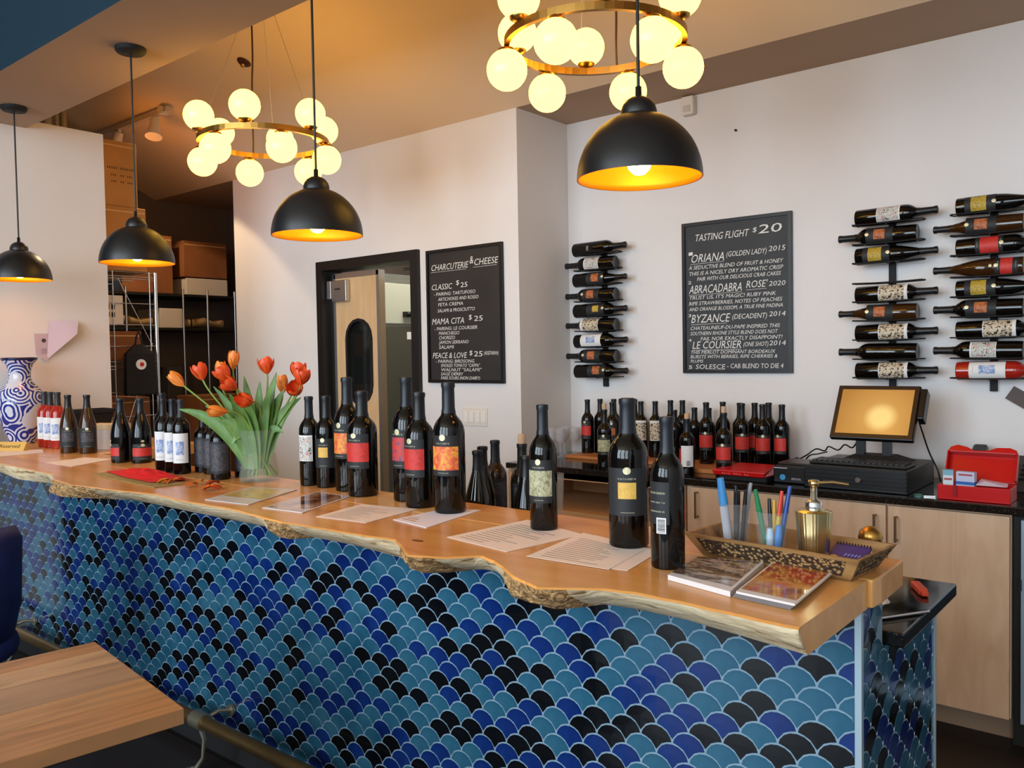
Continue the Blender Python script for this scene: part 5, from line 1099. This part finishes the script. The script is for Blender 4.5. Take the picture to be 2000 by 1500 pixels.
MB().box(-1.50, -1.44, 3.6575, 3.6595, 0.974, 0.977).build('stripe', M('print_white', (200, 200, 214), 0.5), t)
t = thing('red_box', 'flat red box on a black base on the back counter', 'box', (0, 0, 0))
MB().box(-1.745, -1.52, 3.62, 3.80, ZK, 0.930).build('base', m_blackmatte, t, bevel=0.003)
MB().add([(-1.765, 3.60, .931), (-1.525, 3.60, .931), (-1.515, 3.80, .931), (-1.765, 3.80, .931), (-1.775, 3.595, .955), (-1.515, 3.595, .955), (-1.56, 3.82, .965), (-1.74, 3.82, .965)], [(0, 3, 2, 1), (4, 5, 6, 7), (0, 1, 5, 4), (1, 2, 6, 5), (2, 3, 7, 6), (3, 0, 4, 7)]).build('lid', M('plastic_red', (196, 20, 20), 0.3), t, bevel=0.004)
me = text_mesh('lettering', 'lxx lllx lx', M('print_pink', (230, 120, 120), 0.5), width=0.13, height=0.008, shear=0.2); inst('lettering', me, t, mat=Matrix.Translation((-1.72, 3.593, 0.938)) @ UPR)
t = thing('toolbox', 'open red plastic toolbox with small cartons on the back counter', 'toolbox', (0, 0, 0))
m_tr = M('toolbox_red', (190, 12, 14), 0.28)
tb = MB(); tb.box(-0.815, -0.565, 3.60, 3.608, ZK, 0.965); tb.box(-0.815, -0.565, 3.732, 3.74, ZK, 0.965); tb.box(-0.815, -0.807, 3.608, 3.732, ZK, 0.965); tb.box(-0.573, -0.565, 3.608, 3.732, ZK, 0.965); tb.box(-0.807, -0.573, 3.608, 3.732, ZK, ZK+0.006); tb.build('tray', m_tr, t, bevel=0.003)
lidm = Matrix.Translation((-0.69, 3.742, 0.967)) @ Matrix.Rotation(math.radians(62), 4, 'X')
ld = MB(); ld.box(-0.125, 0.125, 0.0, 0.115, -0.006, 0.0); ld.box(-0.125, -0.119, 0, 0.115, 0, 0.035); ld.box(0.119, 0.125, 0, 0.115, 0, 0.035); ld.box(-0.119, 0.119, 0.109, 0.115, 0, 0.035); ld.prism([(-0.125, 0.113), (0.125, 0.113), (0.118, 0.128), (0.095, 0.138), (0.05, 0.136), (0.02, 0.122), (-0.03, 0.120), (-0.055, 0.134), (-0.09, 0.142), (-0.115, 0.132)], -0.006, 0.030); ld.xform(lidm).build('lid', m_tr, t, bevel=0.003)
MB().box(-0.76, -0.745, 3.594, 3.60, 0.925, 0.965).build('latch', M('latch_red', (150, 14, 18), 0.3), t)
def carton(loc, d_, rz, label, body, band, txt=None):
    t = thing('carton', label, 'carton', loc, rz)
    MB().box(-d_[0]/2, d_[0]/2, -d_[1]/2, d_[1]/2, 0, d_[2]).build('box', body, t, bevel=0.001); MB().box(-d_[0]/2-.0005, d_[0]/2+.0005, -d_[1]/2-.0005, d_[1]/2+.0005, *band[:2]).build('band', band[2], t)
    return t
m_cw = M('carton_pale', (206, 218, 226), 0.5)
c = carton((-0.785, 3.645, ZK+0.0065), (0.036, 0.03, 0.105), 0.1, 'slim pale carton standing in the red toolbox', m_cw, (0.085, 0.1055, M('carton_teal', (120, 170, 190), 0.5)))
MB().box(-0.014, 0.014, -0.0158, -0.0152, 0.066, 0.074).build('print', M('print_red', (170, 70, 80), 0.5), c)
c = carton((-0.725, 3.66, ZK+0.0065), (0.066, 0.03, 0.100), -0.1, 'white and blue carton leaning in the red toolbox', M('carton_lilac', (190, 196, 222), 0.5), (0.050, 0.062, M('carton_blue', (36, 96, 176), 0.5)))
MB().box(-0.024, 0.026, -0.0158, -0.0152, 0.085, 0.092).build('print', M('print_red', (170, 70, 80), 0.5), c)
o = MB().add([(-0.69, 3.64, .966), (-0.58, 3.63, .968), (-0.585, 3.68, .975), (-0.68, 3.70, .985), (-0.66, 3.66, .982)], [(0, 1, 4), (1, 2, 4), (2, 3, 4), (3, 0, 4)]).build('plastic_bag', M('bag_pale', (206, 190, 206), 0.2)); tag(o, 'pale plastic sachet across the open red toolbox', 'sachet')
t = thing('scissors', 'small green-handled scissors on the back counter edge', 'scissors', (-0.86, 3.63, ZK), 0.3)
sc_ = MB().lathe([(0.012, 0), (0.016, 0), (0.016, 0.006), (0.012, 0.006), (0.012, 0)], 14, (-0.03, 0.012, 0), smooth=False); sc_.lathe([(0.012, 0), (0.016, 0), (0.016, 0.006), (0.012, 0.006), (0.012, 0)], 14, (-0.03, -0.014, 0), smooth=False); sc_.build('handles', M('handle_green', (70, 120, 110), 0.4), t); MB().box(-0.012, 0.03, -0.006, 0.006, 0.001, 0.004).build('blades', m_chrome, t)
t = thing('desk_phone', 'black desk telephone behind the red toolbox', 'telephone', (0, 0, 0))
MB().add([(-0.79, 3.93, ZK), (-0.53, 3.93, ZK), (-0.53, 4.15, ZK), (-0.79, 4.15, ZK), (-0.79, 3.94, 0.945), (-0.53, 3.94, 0.945), (-0.53, 4.15, 1.035), (-0.79, 4.15, 1.035)], [(0, 3, 2, 1), (4, 5, 6, 7), (0, 1, 5, 4), (1, 2, 6, 5), (2, 3, 7, 6), (3, 0, 4, 7)]).build('base', M('phone_grey', (52, 44, 40), 0.5), t, bevel=0.004)
MB().cbox((-0.762, 4.04, 1.022), (0.058, 0.22, 0.036), Matrix.Rotation(math.radians(22), 3, 'X')).build('handset', m_black, t, bevel=0.012)
kp = MB()
for i in range(4):
    for j in range(4): s_ = j/3; kp.cbox((-0.68+i*0.032, 3.97+j*0.035, 0.959+j*0.0150), (0.02, 0.018, 0.006))
kp.build('keypad', m_black, t)
o = MB().cbox((0, 0, 0), (0.30, 0.012, 0.062)).build('slanting_board', M('walnut_dark', (72, 54, 46), 0.5, var=(9, 0.2))); o.location = (-0.535, YB-0.008, 1.222); o.rotation_euler = (0, math.radians(32), 0); tag(o, 'dark brown board fixed slanting on the wall at the right edge', 'board')
# wine glasses at the left of the back counter
gp = [(0.0001, 0.002), (0.030, 0.0), (0.031, 0.002), (0.005, 0.008), (0.0035, 0.02), (0.0035, 0.07), (0.012, 0.078), (0.028, 0.095), (0.034, 0.120), (0.031, 0.150), (0.028, 0.165), (0.0265, 0.165), (0.0325, 0.120), (0.026, 0.096), (0.010, 0.080), (0.0001, 0.079)]
me_wg = MB().lathe(gp, 20).mesh('wine_glass', M('wine_glass_clear', (226, 226, 230), 0.02, spec=1.0, alpha=0.16))
for k, (gx, gy) in enumerate(((-2.945, 4.06), (-2.875, 4.08), (-2.905, 3.99), (-2.835, 4.0), (-2.95, 3.92), (-2.875, 3.915))):
    o = inst('wine_glass', me_wg, None, (gx, gy, ZK)); tag(o, 'empty clear wine glass in the cluster at the corner end of the back counter', 'wine glass', 'wine glasses on the back counter')

# ------------------------------------------------------------------ table and chairs in the foreground
t = thing('dining_table', 'wooden plank-top table in the left foreground', 'table', (-2.302, 1.012, 0.0), math.radians(-7.7))
TL, TWd = 1.25, 0.607
pw = [0.0, 0.085, 0.20, 0.36, 0.47, TWd]
PLK = [ramp_mat('table_oak_%d' % i, [(0.2, tuple(int(v*0.72) for v in c)), (0.5, c), (0.8, tuple(min(255, int(v*1.12)) for v in c))], scale=(14, 1.2, 4), nscale=2.2, detail=8, distort=1.2, rough=0.35) for i, c in enumerate(((168, 120, 78), (178, 142, 106), (152, 120, 92), (168, 124, 82), (162, 114, 74)))]
for i in range(5): MB().box(pw[i]+0.0006, pw[i+1]-0.0006, -TL, 0, 0.715, 0.75).build('plank', PLK[i], t, bevel=0.0015)
MB().box(TWd/2-0.03, TWd/2+0.03, -TL/2-0.03, -TL/2+0.03, 0.02, 0.714).build('pedestal', m_blackmatte, t); MB().box(TWd/2-0.22, TWd/2+0.22, -TL/2-0.22, -TL/2+0.22, 0.0, 0.02).build('foot_plate', m_blackmatte, t)
m_vel = ramp_mat('navy_velvet', [(0.3, (14, 24, 70)), (0.7, (26, 44, 112))], nscale=6, rough=0.75)
def chair(label, loc, rz, flower=False):
    t = thing('velvet_chair', label, 'chair', loc, rz, group='navy velvet chairs')
    MB().lathe([(0.0001, 0.40), (0.20, 0.40), (0.235, 0.415), (0.245, 0.445), (0.235, 0.475), (0.19, 0.49), (0.0001, 0.495)], 32).build('seat', m_vel, t)
    b = MB(); nn = 16
    for k in range(nn+1):
        a = math.radians(30+120*k/nn)
        for (r_, z) in ((0.225, 0.47), (0.255, 0.60), (0.265, 0.86-0.05*abs(k/nn-0.5)**2*4), (0.245, 0.905-0.05*abs(k/nn-0.5)**2*4), (0.222, 0.86-0.05*abs(k/nn-0.5)**2*4), (0.21, 0.60), (0.195, 0.47)):
            b.v.append((r_*math.cos(a), r_*math.sin(a), z))
    for k in range(nn):
        for j in range(7): b.f.append([k*7+j, (k+1)*7+j, (k+1)*7+(j+1) % 7, k*7+(j+1) % 7]); b.m.append(0); b.smooth.append(True)
    b.f += [list(range(7)), list(reversed(range(nn*7, nn*7+7)))]; b.m += [0, 0]; b.smooth += [False, False]
    b.build('backrest', m_vel, t)
    for a in (45, 135, 225, 315):
        c_, s_ = math.cos(math.radians(a)), math.sin(math.radians(a)); MB().cyl((0.15*c_, 0.15*s_, 0.41), (0.21*c_, 0.21*s_, 0.0), 0.013, 0.008, 10).build('leg', m_oldbrass, t)
    if flower:
        fm = MB()
        for k in range(5): fm.lathe([(0.0001, 0), (0.018, 0.001), (0.02, 0.0)], 8, (0.028*math.cos(k*1.256), 0.028*math.sin(k*1.256), 0))
        return t, fm
    return t
chair('navy velvet chair at the left edge before the tiled bar', (-3.58, 1.03, 0.0), math.radians(-60))
chair('navy velvet chair at the bottom left corner under the wooden table', (-2.45, 0.67, 0.0), math.radians(150))

# ------------------------------------------------------------------ storage alcove
def box_thing(label, x0, x1, ya, yb, z0, z1, mat, tape=True, grp=None, text=None, kind='cardboard_box'):
    t = thing(kind, label, 'box', ((x0+x1)/2, (ya+yb)/2, z0), group=grp); dx, dy, dz = (x1-x0)/2, (yb-ya)/2, z1-z0
    MB().box(-dx, dx, -dy, dy, 0, dz).build('carton', mat, t, bevel=0.003)
    if tape: MB().box(-dx-0.0008, dx+0.0008, -dy*0.95, dy*0.95, dz-0.035, dz-0.027).build('tape', M('tape_tan', (214, 172, 110), 0.3), t)
    if text:
        for i, (u, v, wd, hh, s_) in enumerate(text):
            me = text_mesh('lettering', s_, m_ink, width=wd, height=hh)
            inst('lettering', me, t, mat=Matrix.Translation((dx+0.001, -dy+u, v)) @ Matrix.Rotation(PI/2, 4, 'Z') @ UPR)
    return t
t = thing('wire_shelf', 'chrome wire shelving unit behind the white partition', 'shelving', (0, 0, 0))
SX, SY0, SY1 = -5.45, 2.50, 2.87
for x in (SX, -6.35):
    for y in (SY0, SY1): MB().cyl((x, y, 0), (x, y, 2.09), 0.013, n=10).build('post', m_chrome, t)
for z in (0.45, 0.95, 1.50, 2.085):
    sh = MB()
    for k in range(7): y = SY0+(SY1-SY0)*k/6; sh.cyl((-6.35, y, z), (SX, y, z), 0.003, n=6, caps=False)
    for x in (SX, -5.75, -6.05, -6.35): sh.cyl((x, SY0, z-0.03), (x, SY1, z-0.03), 0.004, n=6, caps=False); sh.cyl((x, SY0, z), (x, SY1, z), 0.003, n=6, caps=False)
    sh.build('shelf', m_chrome, t)
ru = MB()
for z in (2.04, 1.88, 1.74, 1.60, 1.45, 1.30, 1.14): ru.cyl((SX, SY0, z), (SX, SY1, z), 0.0035, n=6, caps=False)
ru.cyl((SX, SY0+0.085, 0.6), (SX, SY0+0.085, 2.09), 0.004, n=6, caps=False); ru.cyl((SX, SY1-0.04, 0.6), (SX, SY1-0.04, 2.09), 0.004, n=6, caps=False)
ru.cyl((SX, 2.62, 2.04), (SX, 2.84, 1.60), 0.003, n=6); ru.cyl((SX, 2.84, 1.62), (SX, 2.66, 1.10), 0.003, n=6); ru.build('end_panel', m_chrome, t)
box_thing('lower cardboard box on top of the chrome wire shelf', -5.95, SX+0.01, 2.48, 2.815, 2.09, 2.505, m_cardboard, grp='cardboard boxes on the wire shelf', text=[(0.06, 0.10, 0.06, 0.02, 'FRAGILE')] if False else None)
box_thing('upper cardboard box with printed lettering, on top of the wire shelf stack', -5.95, SX, 2.46, 2.77, 2.508, 2.925, m_cardboard, grp='cardboard boxes on the wire shelf', text=[(0.115, 0.235, 0.17, 0.014, 'llllll llllllll'), (0.14, 0.19, 0.03, 0.012, 'lll'), (0.20, 0.19, 0.02, 0.012, 'll'), (0.245, 0.19, 0.03, 0.012, 'lll'), (0.14, 0.15, 0.03, 0.012, 'lll'), (0.20, 0.15, 0.02, 0.012, 'll'), (0.245, 0.15, 0.03, 0.012, 'lll')])
box_thing('orange-brown box on the middle tier of the wire shelf', -5.95, SX-0.03, 2.55, 2.78, 1.51, 1.70, m_cardboard2, grp='boxes inside the wire shelf')
box_thing('brown carton low in the wire shelf behind the black bag', -5.95, SX-0.06, 2.52, 2.84, 0.96, 1.26, m_cardboard2, grp='boxes inside the wire shelf')
t = box_thing('white carton with two black squares on the wire shelf', -5.75, SX-0.012, 2.52, 2.655, 1.74, 1.93, m_white, tape=False, grp='boxes inside the wire shelf')
bb = MB()
for y in (-0.045, -0.01):
    for z in (0.05, 0.10): bb.box(0.1445, 0.146, y, y+0.022, z, z+0.03)
bb.build('print', m_ink, t)
t = thing('black_bag', 'black hanging bag with a round white and red badge on the wire shelf', 'bag', (SX+0.03, 2.715, 1.28))
MB().add([(0, -.10, 0), (.05, -.10, 0), (.05, .12, 0), (0, .12, 0), (0, -.09, .27), (.045, -.09, .27), (.045, .10, .27), (0, .10, .27), (.01, -.03, .33), (.03, -.03, .33), (.03, .04, .33), (.01, .04, .33)], [(0, 3, 2, 1), (0, 1, 5, 4), (1, 2, 6, 5), (2, 3, 7, 6), (3, 0, 4, 7), (4, 5, 9, 8), (5, 6, 10, 9), (6, 7, 11, 10), (7, 4, 8, 11), (8, 9, 10, 11)]).build('body', m_blackmatte, t, bevel=0.01)
MB().cyl((0.05, 0.0, 0.20), (0.056, 0.0, 0.20), 0.034, n=24).build('badge', m_white, t); MB().cyl((0.056, 0.004, 0.20), (0.0575, 0.004, 0.20), 0.014, n=16).build('badge_mark', M('badge_red', (196, 40, 44), 0.5), t)
MB().tube([(0.02, -0.02, 0.32), (0.02, -0.01, 0.38), (0.02, 0.005, 0.42), (0.02, 0.02, 0.38), (0.02, 0.03, 0.32)], 0.006, n=7).build('strap', m_blackmatte, t)
# black shelving along the storage wall
t = thing('black_shelving', 'black shelf rack with chrome posts deep in the storage alcove', 'shelving', (0, 0, 0))
for z in (1.18, 1.77, 2.05): MB().box(-6.98, -6.55, 2.95, 4.25, z-0.02, z).build('shelf', m_blackmatte, t)
for y in (3.20, 3.68, 3.90, 4.16): MB().cyl((-6.54, y, 0), (-6.54, y, 2.09), 0.011, n=8).build('post', m_chrome, t)
for i, (lb, ya, yb, z0, z1, mt) in enumerate((('large brown box on the top black shelf beside the wire shelf', 3.20, 3.62, 2.051, 2.52, m_cardboard2), ('tilted brown box at the right of the top black shelf', 3.72, 4.12, 2.20, 2.50, m_cardboard2), ('white appliance carton on the top black shelf', 3.74, 4.12, 2.051, 2.19, M('carton_white', (214, 206, 198), 0.6)), ('small white tub on the second black shelf', 3.50, 3.70, 1.771, 1.93, M('carton_white', (214, 206, 198), 0.6)), ('navy folder box on the top black shelf', 3.13, 3.19, 2.051, 2.25, M('folder_navy', (34, 44, 66), 0.5)))):
    box_thing(lb, -6.95, -6.58, ya, yb, z0, z1, mt, tape=i < 2, grp='boxes on the black shelving')
m_roll = ramp_mat('kraft_roll', [(0.3, (146, 116, 74)), (0.7, (190, 160, 112))], nscale=9, rough=0.8)
for k, (ya, yb, zz) in enumerate(((3.12, 3.46, 1.822), (3.49, 3.79, 1.816), (3.82, 4.10, 1.816))):
    tag(MB().tube([(-6.66, ya, zz), (-6.64, (2*ya+yb)/3, zz+0.012), (-6.66, (ya+2*yb)/3, zz-0.004), (-6.65, yb, zz)], 0.04, n=10, radii=[0.034, 0.040, 0.028, 0.036]).build('linen_bundle', m_roll), ('tan linen bundle nearest the wire shelf', 'middle tan linen bundle on the second black shelf', 'tan linen bundle farthest right on the second black shelf')[k], 'bundle', 'linen bundles on the black shelving')
box_thing('dark grey crate on the lower black shelf', -6.95, -6.58, 3.55, 4.15, 1.181, 1.45, M('crate_grey', (58, 54, 56), 0.6), tape=False)
box_thing('brown carton standing in front of the lower storage shelf', -6.45, -6.1, 3.55, 4.0, 0.0, 1.22, m_cardboard2)
